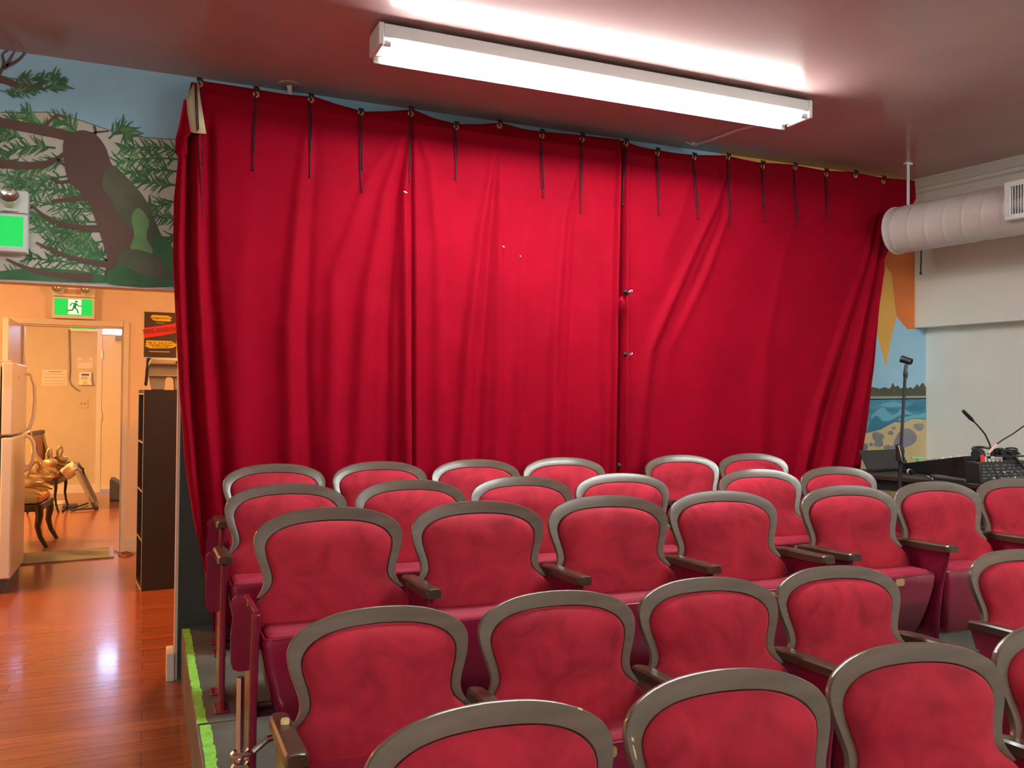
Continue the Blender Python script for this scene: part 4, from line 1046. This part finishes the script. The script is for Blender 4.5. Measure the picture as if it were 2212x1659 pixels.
tag(mb.build('coiled_cable', mat('red_brown_cord', (.18, .03, .015), .6)), 'small loop of red-brown cable on the floor beside the doorway', 'cable')
# swan chairs
def swan(mb, x, y, z, s, m=None):
    """neck loop and body, facing +x"""
    mb.tube([(x - .10 * s, y, z - .02 * s), (x - .11 * s, y, z + .05 * s), (x - .07 * s, y, z + .11 * s), (x - .02 * s, y, z + .10 * s), (x - .005 * s, y, z + .05 * s), (x - .03 * s, y, z + .01 * s), (x + .0 * s, y, z - .01 * s)], [.03 * s, .026 * s, .022 * s, .021 * s, .022 * s, .02 * s, .012 * s], 10)
    mb.tube([(x - .16 * s, y, z - .03 * s), (x - .10 * s, y, z - .05 * s), (x, y, z - .055 * s), (x + .08 * s, y, z - .05 * s), (x + .12 * s, y, z - .045 * s)], [.02 * s, .05 * s, .055 * s, .035 * s, .008 * s], 10)
def swan_chair(loc, rz, label):
    r = empty('swan_armchair', loc, label, 'armchair', 'carved swan armchairs in the hall', rz)
    W = .60
    for y in (.03, W - .03):
        for xs, nm in ((-.03, 1), (-.50, -1)):
            mb = MB(); mb.tube([(xs, y, .40), (xs + .01 * nm, y, .30), (xs - .005 * nm, y, .2), (xs + .02 * nm, y, .1), (xs + .075 * nm, y, 0)], [.040, .034, .027, .022, .018], 8); mb.build('leg', M_DWOOD, r)
    mb = MB(); mb.box(-.53, 0, 0, W, .34, .41); mb.build('seat_rail', M_DWOOD, r, bev=.012)
    mb = MB(); mb.box(-.50, -.01, .05, W - .05, .41, .48); mb.build('seat_cushion', M_AMBER, r, bev=.03, seg=3)
    for y in (.02, W - .02):
        mb = MB(); mb.tube([(-.52, y, .93), (-.50, y, .88), (-.46, y, .78), (-.40, y, .68), (-.30, y, .60), (-.18, y, .555), (-.06, y, .53), (0, y, .50)], [.03, .035, .034, .036, .04, .036, .03, .02], 8)
        a_ = mb.build('arm', M_GILT, r)
        mb = MB(); swan(mb, -.10, y, .66, 1.0); mb.build('swan_head', M_GILT, a_)
        mb = MB(); mb.grid([[(-.50, y, .86), (-.38, y, .66), (-.20, y, .57), (-.04, y, .52)], [(-.50, y, .42), (-.38, y, .42), (-.20, y, .42), (-.04, y, .42)]]); o = mb.build('side_panel', mat('pale_green_silk', (.42, .40, .22), .5) if 'pale_green_silk' not in MATS else MATS['pale_green_silk'], r); o.modifiers.new('t', 'SOLIDIFY').thickness = .02
    mb = MB(); mb.grid([[(-.50, .04, .45), (-.50, W - .04, .45)], [(-.53, .04, .7), (-.53, W - .04, .7)], [(-.56, .04, .92), (-.56, W - .04, .92)]]); o = mb.build('back_panel', M_AMBER, r); o.modifiers.new('t', 'SOLIDIFY').thickness = .05
    mb = MB(); mb.tube([(-.54, -.02, .95), (-.54, W + .02, .95)], .035, 10); sc_ = mb.build('top_rail', M_DWOOD, r)
    for y in (-.02, W + .02):
        mb = MB(); mb.tube([(-.54 + .05 * math.cos(a) * (1 - a / 9), y, .94 + .05 * math.sin(a) * (1 - a / 9)) for a in [k * .55 for k in range(14)]], .014, 6); mb.build('scroll', M_GILT, sc_)
    return r
swan_chair((-.885, 9.06, 0), math.radians(-4), 'carved swan armchair nearest the doorway, half hidden behind the refrigerator')
sw2 = swan_chair((-.985, 11.66, 0), math.radians(-7), 'carved swan armchair with amber seat farther back in the hall')
sw2.scale = (.55, 1, 1)
_s = aY(139, 1026, 11.9); mb = MB(); T_ = Matrix.Translation(tuple(_s)) @ Matrix.Rotation(math.radians(52), 4, 'Y')
mb.lathe([(0, 0), (.075, 0), (.080, .01)] + [(.080 + (.003 if k % 2 else 0), .02 + k * .0125) for k in range(12)] + [(.088, .172), (.082, .175), (.076, .165), (0, .16)], (0, 0, 0), 24, None, T_)
o = mb.build('lampshade', mat('cream_ribbed_shade', (.72, .64, .42), .6)); tag(o, 'cream ribbed cylinder shade lying across the front of the far swan armchair', 'lampshade')
mb = MB(); mb.box(-.03, .03, -.17, .17, -.17, .17, None, Matrix.Translation((-1.245, 11.95, .705)) @ Matrix.Rotation(-.15, 4, 'Y'))
tag(mb.build('blue_pillow', M_BLUEF, bev=.04, seg=4), 'dark blue pillow against the back of the far swan armchair', 'pillow')
# tilted floor fan
FM = Matrix.Translation((-.56, 12.02, .015)) @ Matrix.Rotation(math.radians(-24), 4, 'Y')
r = empty('floor_fan', (-.56, 12.02, 0), 'grey square floor fan tilted back on black feet in the hall', 'fan')
mb = MB()
fp = [(-.24, .06), (-.18, 0), (.18, 0), (.24, .06), (.24, .50), (.18, .56), (-.18, .56), (-.24, .50)]
for (u0, v0), (u1, v1) in zip(fp, fp[1:] + fp[:1]): mb.tube([FM @ Vector((0, u0, v0 + .03)), FM @ Vector((0, u1, v1 + .03))], .028, 8)
sub(mb, 'fan_frame', M_GREY, r)
mb = MB()
for rr in (.04, .08, .12, .16, .20): mb.tube([FM @ Vector((.025, rr * math.cos(a), .31 + rr * math.sin(a))) for a in [2 * PI * k / 20 for k in range(21)]], .004, 4)
for k in range(12): mb.tube([FM @ Vector((.028, 0, .31)), FM @ Vector((.022, .24 * math.cos(k * PI / 6), .31 + .24 * math.sin(k * PI / 6)))], .003, 4)
for k in range(12): mb.tube([FM @ Vector((-.028, 0, .31)), FM @ Vector((-.022, .24 * math.cos(k * PI / 6), .31 + .24 * math.sin(k * PI / 6)))], .003, 4)
sub(mb, 'fan_grille', M_GREY, r)
mb = MB(); mb.lathe([(0, -.03), (.05, -.02), (.05, .02), (0, .03)], (0, 0, 0), 16, None, FM @ Matrix.Translation((0, 0, .31)) @ Matrix.Rotation(PI / 2, 4, 'Y')); sub(mb, 'motor_hub', M_BLACK, r)
for k in range(4):
    a0 = k * PI / 2; mb = MB(); mb.grid([[FM @ Vector((-.012, .05 * math.cos(a0), .31 + .05 * math.sin(a0))), FM @ Vector((.012, .05 * math.cos(a0 + .5), .31 + .05 * math.sin(a0 + .5)))], [FM @ Vector((-.015, .2 * math.cos(a0), .31 + .2 * math.sin(a0))), FM @ Vector((.015, .2 * math.cos(a0 + .8), .31 + .2 * math.sin(a0 + .8)))]]); sub(mb, 'fan_blade', mat('smoky_blade', (.35, .31, .25), .3) if 'smoky_blade' not in MATS else MATS['smoky_blade'], r)
mb = MB()
for y in (-.26, .26): mb.tube([(-.56, 12.02 + y, .012), (-.70, 12.02 + y, .30), (-.56, 12.02 + y, .012), (-.92, 12.02 + y, .012)], .012, 6)
mb.tube([(-.92, 11.76, .012), (-.92, 12.28, .012)], .012, 6); sub(mb, 'fan_stand', M_BLACK, r)
mb = MB(); mb.box(-.95, -.80, 12.1, 12.4, .0, .025); sub(mb, 'foot_plate', M_DGREY, r)
mb = MB(); mb.tube([tuple(aZ(px, py, .02)) for px, py in [(190, 1087), (175, 1092), (158, 1098), (152, 1101), (165, 1101), (195, 1099), (212, 1096)]], .010, 6)
mb.tube([(-.70, 12.0, .32), (-.72, 12.05, .5), (-.9, 12.4, .56), (-1.05, 12.7, .5), (-1.2, 13.0, .2), (-1.22, 13.1, .05)], .010, 6)
sub(mb, 'power_cord', M_BLACK, r)
mb = MB(); mb.box(-.30, .0, 12.7, 13.3, 0, .02); mb.prism([(-.44, .01), (-.05, .01), (-.05, .03), (-.40, .28), (-.44, .28)], lambda u, v: Vector((u, 12.75, v)), Vector((0, .5, 0)))
tag(mb.build('ramp', M_DGREY), 'dark wedge shaped ramp on the floor before the far door', 'ramp')
mb = MB(); mb.box(-.16, .16, -.03, .03, 0, .045)
o = mb.build('power_strip', M_WHITE, bev=.006); pp = aZ(113, 1090, 0); o.location = (pp.x, pp.y, 0); tag(o, 'white power strip on the hall floor behind the swan armchair legs', 'power strip')
# ================================================================= SOUND TABLE
TZ = .985
A_, B_ = Vector((4.00, 4.20, 0)), Vector((4.21, 3.20, 0)); ey = (A_ - B_).normalized(); ex = Vector((ey.y, -ey.x, 0)); TL = (A_ - B_).length
TM = Matrix.Translation(B_) @ Matrix(((ex.x, ey.x, 0, 0), (ex.y, ey.y, 0, 0), (0, 0, 1, 0), (0, 0, 0, 1)))
r = empty('sound_table', (4.55, 3.7, .26), 'black table carrying the sound equipment beside the right end of the seats', 'table')
mb = MB(); mb.box(0, .95, 0, TL, TZ - .028, TZ, None, TM); sub(mb, 'table_top', M_SHELF, r, bev=.004)
mb = MB(); mb.box(.03, .92, .03, TL - .03, TZ - .09, TZ - .028, None, TM); sub(mb, 'apron', M_BLACK, r)
for u in (.05, .90):
    for v in (.06, TL - .06):
        mb = MB(); mb.box(u - .022, u + .022, v - .022, v + .022, .26, TZ - .09, None, TM); sub(mb, 'leg', M_BLACK, r)
mb = MB(); mb.box(.08, .87, .08, TL - .08, .44, .46, None, TM); sub(mb, 'lower_shelf', M_BLACK, r)
def T_at(px, py, h=0): p = aZ(px, py, TZ + h); return p
# dark equipment case under the table
mb = MB(); mb.box(.10, .60, .12, .70, .461, .74, None, TM); tag(mb.build('equipment_case', M_BLACKM, bev=.01), 'black equipment case on the lower shelf of the sound table', 'case')
# mixing desk: wedge
r = empty('mixing_desk', tuple(T_at(2060, 1025)), 'long black sloping mixing desk on the sound table', 'mixer')
MN, MF = Vector((4.31, 3.50, 0)), Vector((4.49, 4.10, 0)); my = (MF - MN).normalized(); mxv = Vector((my.y, -my.x, 0)); ML = (MF - MN).length
def MXf(u, v, z): return MN + mxv * (u - .13) + my * ((v - .10) / .72 * ML) + Vector((0, 0, TZ + z + .001))
mb = MB()
prof = [(.10, 0), (.82, 0), (.82, .045), (.10, .135)]
Lc, Rc = .13, .44
pl = [MXf(Lc, v, z) for v, z in prof]; pr = [MXf(Rc, v, z) for v, z in prof]
mb.poly(pl); mb.poly(list(reversed(pr)))
for i in range(4): j = (i + 1) % 4; mb.poly([pl[j], pl[i], pr[i], pr[j]])
sub(mb, 'desk_body', M_BLACK, r, smooth=False, bev=.004)
mb = MB(); pl = [MXf(Lc - .004, v, z) for v, z in [(.10, .092), (.82, .030), (.82, .027), (.10, .088)]]; mb.poly(pl); sub(mb, 'side_seam', M_BLACKM, r, smooth=False)
def ontop(u, v): return MXf(u, v, .135 + (v - .10) * (.045 - .135) / .72)
mb = MB(); pl = [ontop(Lc + .015, .115) + Vector((0, 0, .002)), ontop(Lc + .015, .80) + Vector((0, 0, .002)), ontop(Rc - .015, .80) + Vector((0, 0, .002)), ontop(Rc - .015, .115) + Vector((0, 0, .002))]; mb.poly(pl); sub(mb, 'control_surface', mat('desk_grey_surface', (.13, .15, .15), .4), r, smooth=False)
for i in range(14):
    p = ontop(Lc + .05 + (i % 2) * .05, .16 + i * .044); mb = MB(); mb.lathe([(.008, 0), (.008, .012), (.006, .015), (0, .015)], tuple(p), 8); sub(mb, 'knob', M_WHITE if i < 8 else M_GREY, r)
# second unit with connectors facing the seats
ux, uy = aY(2114, 1000, 3.30).x, 3.30
r = empty('rack_mixer', (ux + .2, uy + .15, TZ), 'black rack mixer with many knobs at the near end of the sound table', 'mixer')
z1 = aY(2150, 998, 3.30).z
mb = MB(); mb.box(ux + .01, ux + .46, uy - .0, uy + .095, TZ, z1); sub(mb, 'rack_case', M_BLACK, r, bev=.006)
mb = MB(); rk = random.Random(4)
for row in range(5):
    zz = z1 - .018 - row * (z1 - TZ - .03) / 5
    x = ux + .03
    while x < ux + .42:
        L2_ = rk.uniform(.008, .035); mb.box(x, x + L2_, uy - .0015, uy, zz - .003, zz + .002); x += L2_ + rk.uniform(.012, .035)
sub(mb, 'panel_printing', mat('grey_panel_print', (.20, .20, .20), .5), r, smooth=False)
mb = MB(); mb.lathe([(0, -.002), (.014, -.002), (.014, 0)], (0, 0, 0), 14, None, Matrix.Translation((ux + .105, uy, z1 - .045)) @ Matrix.Rotation(-PI / 2, 4, 'X') @ Matrix.Scale(-1, 4, (0, 0, 1))); sub(mb, 'purple_sticker', mat('purple_sticker', (.28, .16, .34), .5), r)
for i in range(12):
    mb = MB(); mb.lathe([(.005, 0), (.005, .01), (0, .01)], (0, 0, 0), 8, None, Matrix.Translation((ux + .11 + i * .028, uy, TZ + .03 + (i % 2) * .03)) @ Matrix.Rotation(PI / 2, 4, 'X')); sub(mb, 'panel_knob', M_WHITE if i % 3 == 0 else M_GREY, r)
for i in range(5):
    p = aY(2128 + i * 8.6, 997, 3.315); mb = MB(); mb.box(p.x - .007, p.x + .007, 3.31, 3.325, z1, z1 + .030 - (.012 if i in (1,) else 0)); sub(mb, 'fader_cap', M_CREAM2, r, bev=.002)
mb = MB(); p = aY(2122, 993, 3.317); mb.box(p.x - .006, p.x + .006, 3.31, 3.325, z1, z1 + .04); sub(mb, 'red_plug', M_RED, r)
# dark case behind with cables
# headphones and cable heap
def heap(cx, cy, cz, n, rad, seed, name, label, m, catg='cable'):
    rk = random.Random(seed); mb = MB(); pts = []
    for k in range(n * 14):
        a = k * 2 * PI / 14; rr = rad * (1 + .25 * math.sin(a * .37 + seed)); pts.append((cx + rr * math.cos(a) + .01 * math.sin(k * .9), cy + rr * .6 * math.sin(a), cz + .012 * (k / 14) + .02 * abs(math.sin(a * .5 + seed))))
    mb.tube(pts, .005, 5); return tag(mb.build(name, m), label, catg)
gp = aY(2141, 985, 3.36)
heap(gp.x + .17, 3.36, z1 + .008, 4, .045, 3, 'coiled_cable', 'heap of black cables coiled on top of the rack mixer', M_BLACK)
pc = aY(2116, 982, 3.36)
r = empty('headphones', (pc.x, 3.36, z1 + .037), 'black headphones resting on the equipment behind the rack mixer', 'headphones')
for i, xx in enumerate((-.01, .16)):
    mb = MB(); mb.lathe([(0, -.022), (.030, -.022), (.036, -.01), (.036, .012), (.026, .022), (0, .022)], (0, 0, 0), 18, None, Matrix.Translation((xx, 0, 0)) @ Matrix.Rotation(PI / 2, 4, 'Y')); mb.build('ear_cup', M_BLACKM, r)
mb = MB(); mb.tube([(-.01 + .085 * (1 - math.cos(a)), .02 + .05 * math.sin(a), .02 + .018 * math.sin(a)) for a in [k * PI / 10 for k in range(11)]], .007, 6); mb.build('headband', M_BLACK, r)
for k, (pts, lab) in enumerate((([(2141, 972), (2138, 960), (2128, 938), (2112, 919), (2103, 910)], 'left leaning gooseneck microphone rising from the sound desk'), ([(2143, 972), (2148, 963), (2165, 951), (2190, 936), (2216, 917)], 'right leaning gooseneck microphone rising from the sound desk, cut by the photo edge'))):
    P3 = [aY(px, py, 3.375) for px, py in pts]
    r = empty('gooseneck_microphone', tuple(P3[0]), lab, 'microphone', 'gooseneck microphones on the sound desk')
    mb = MB(); mb.tube([(P3[0].x, 3.375, z1 + .002)] + [tuple(p) for p in P3], .0042, 8); sub(mb, 'gooseneck', M_BLACK, r)
    d = (P3[-1] - P3[-2]).normalized()
    mb = MB(); mb.tube([tuple(P3[-1]), tuple(P3[-1] + d * .03), tuple(P3[-1] + d * .10)], [.006, .011, .009], 10); sub(mb, 'capsule', M_BLACKM, r)
mb = MB(); mb.tube([tuple(aY(2134, 980, 3.35)), tuple(aY(2152, 960, 3.35))], .008, 8)
tag(mb.build('tape_wrap', mat('peach_tape', (.85, .55, .38), .6)), 'peach coloured tape wrap where the two gooseneck microphones cross', 'tape')
for i, (pts) in enumerate(([(2150, 975), (2165, 969), (2185, 985), (2205, 1003)], [(2155, 970), (2180, 975), (2200, 996), (2212, 1012)], [(2150, 985), (2180, 986), (2212, 985), (2240, 988)])):
    mb = MB(); mb.tube([tuple(aY(px, py, 3.288 - i * .006)) for px, py in pts], .0055, 6)
    tag(mb.build('audio_cable', M_BLACK), ['black audio cable arching down over the rack mixer front, inner one', 'black audio cable arching down over the rack mixer front, outer one', 'black audio cable running level toward the right photo edge'][i], 'cable', 'black audio cables over the rack mixer')
# open black folder
b0 = T_at(1876, 1019); b1 = T_at(1966, 1013)
r = empty('music_binder', tuple(b0), 'open black binder standing at the far end of the sound table', 'binder')
up = Vector((-.02, .06, .125)); mb = MB(); mb.prism([(0, 0), (1, 0), (1, 1), (.0, 1)], lambda u, v: b0 + (b1 - b0) * u + up * v * (1 if u < .5 else 1.0) + Vector((.0, 0, .004)), Vector((0, .006, 0))); sub(mb, 'back_cover', M_BLACK, r)
mb = MB(); p0 = T_at(1883, 1016); mb.tube([tuple(p0 + Vector((0, 0, .004))), tuple(p0 + Vector((-.045, .03, .105)))], .006, 6); sub(mb, 'page_edge', M_PAPER, r)
mb = MB(); q0 = T_at(1876, 1022); mb.prism([(0, 0), (1, 0), (1, 1), (0, 1)], lambda u, v: b0 + (b1 - b0) * u - Vector((.01, .05, 0)) * v + Vector((0, 0, .002)), Vector((0, 0, .012))); sub(mb, 'front_cover', M_BLACK, r)
def lie(name, p0, p1, rad, m, label, cat_, band=None):
    a, b = T_at(*p0), T_at(*p1); a.z = b.z = TZ + max(rad) + .001
    r = empty(name, tuple((a + b) / 2), label, cat_); n = len(rad)
    mb = MB(); mb.tube([tuple(a + (b - a) * i / (n - 1)) for i in range(n)], rad, 12); sub(mb, 'handle', m, r)
    if band:
        mb = MB(); mb.tube([tuple(a + (b - a) * band[0]), tuple(a + (b - a) * band[1])], max(rad) + .001, 12); sub(mb, 'band', M_WHITE, r)
lie('microphone', (1935, 1021), (1974, 1026), [.006, .008, .009, .011, .013, .016, .013], M_BLACK, 'black handheld microphone with a white band lying on the table', 'microphone', (.74, .82))
lie('microphone', (2012, 1035), (2085, 1044), [.012, .015, .014, .012, .011, .010, .008], mat('grey_metal', (.16, .17, .18), .35, metal=.6), 'grey handheld microphone lying at the near edge of the sound table', 'microphone')
a = MXf(.135, .62, .072)
mb = MB(); mb.box(-.045, .03, -.012, .012, 0, .012, None, Matrix.Translation((a.x, a.y, a.z + .015)) @ Matrix.Rotation(-.6, 4, 'Z'))
mb.box(-.012, .012, -.01, .01, -.012, 0, None, Matrix.Translation((a.x, a.y, a.z + .012)))
tag(mb.build('green_clip', mat('mint_plastic', (.25, .70, .30), .5), bev=.003), 'bright green clip on the left edge of the mixing desk', 'clip')
a, b = T_at(2003, 1030), T_at(2015, 1037)
mb = MB(); mb.tube([(a.x, a.y, TZ + .006), (b.x, b.y, TZ + .006)], .0035, 6); tag(mb.build('white_pen', M_WHITE), 'thin white pen lying below the green clip', 'pen')
# microphone stand
MY = 3.60
p0, p1, p2, p3 = aY(1937, 1045, MY), aY(1946, 962, MY), aY(1956, 800, MY), aY(1958, 783, MY)
r = empty('microphone_stand', (p0.x - .012, MY, .26), 'black microphone stand with empty clip in front of the beach mural', 'microphone stand')
mb = MB(); mb.lathe([(.0, .0), (.105, 0), (.108, .008), (.10, .016), (.02, .024), (.014, .05)], (0, 0, 0), 28); mb.build('base', M_BLACK, r)
mb = MB(); mb.tube([(p0.x - .012, MY, .29), tuple(p1 - Vector((0, 0, .06)))], .0115, 12); sub(mb, 'lower_tube', M_BLACK, r)
mb = MB(); mb.tube([tuple(p1 - Vector((0, 0, .10))), tuple(p1 - Vector((0, 0, .08))), tuple(p1 - Vector((0, 0, .02))), tuple(p1 + Vector((0, 0, .0)))], [.014, .018, .018, .012], 12); sub(mb, 'height_clutch', M_BLACK, r)
mb = MB(); mb.tube([tuple(p1 - Vector((0, 0, .03))), tuple(p2)], .0085, 12); sub(mb, 'upper_tube', M_BLACK, r)
mb = MB(); mb.tube([tuple(p2 - Vector((0, 0, .045))), tuple(p2 - Vector((0, 0, .02))), tuple(p2), tuple(p3 - Vector((.0, 0, .01)))], [.011, .013, .010, .009], 10); sub(mb, 'swivel', M_BLACK, r)
mb = MB(); T_ = Matrix.Translation(tuple(p3 + Vector((0, 0, .012)))) @ Matrix.Rotation(.42, 4, 'Z') @ Matrix.Rotation(-1.25, 4, 'X') @ Matrix.Translation((0, 0, -.03))
mb.lathe([(.0135, 0), (.018, 0), (.0205, .06), (.016, .06), (.0135, 0)], (0, 0, 0), 20, None, T_); sub(mb, 'microphone_clip', M_BLACK, r)
ck = aY(1938, 985, MY)
mb = MB(); mb.tube([(ck.x - .012, MY - .02, ck.z + .06), (ck.x - .008, MY - .03, ck.z + .02), (ck.x + .0, MY - .03, ck.z - .03), (ck.x + .03, MY - .02, ck.z - .032)], .004, 6); mb.tube([(ck.x - .02, MY - .02, ck.z + .055), (ck.x + .01, MY - .02, ck.z + .048)], .005, 6); sub(mb, 'clamp_screw', M_CHROME, r)
mb = MB(); mb.tube([(ck.x + .0, MY - .01, ck.z + .065), (ck.x + .01, MY - .012, ck.z + .03), (ck.x + .005, MY - .01, ck.z - .03)], [.018, .024, .018], 10); sub(mb, 'clamp_body', M_BLACK, r)
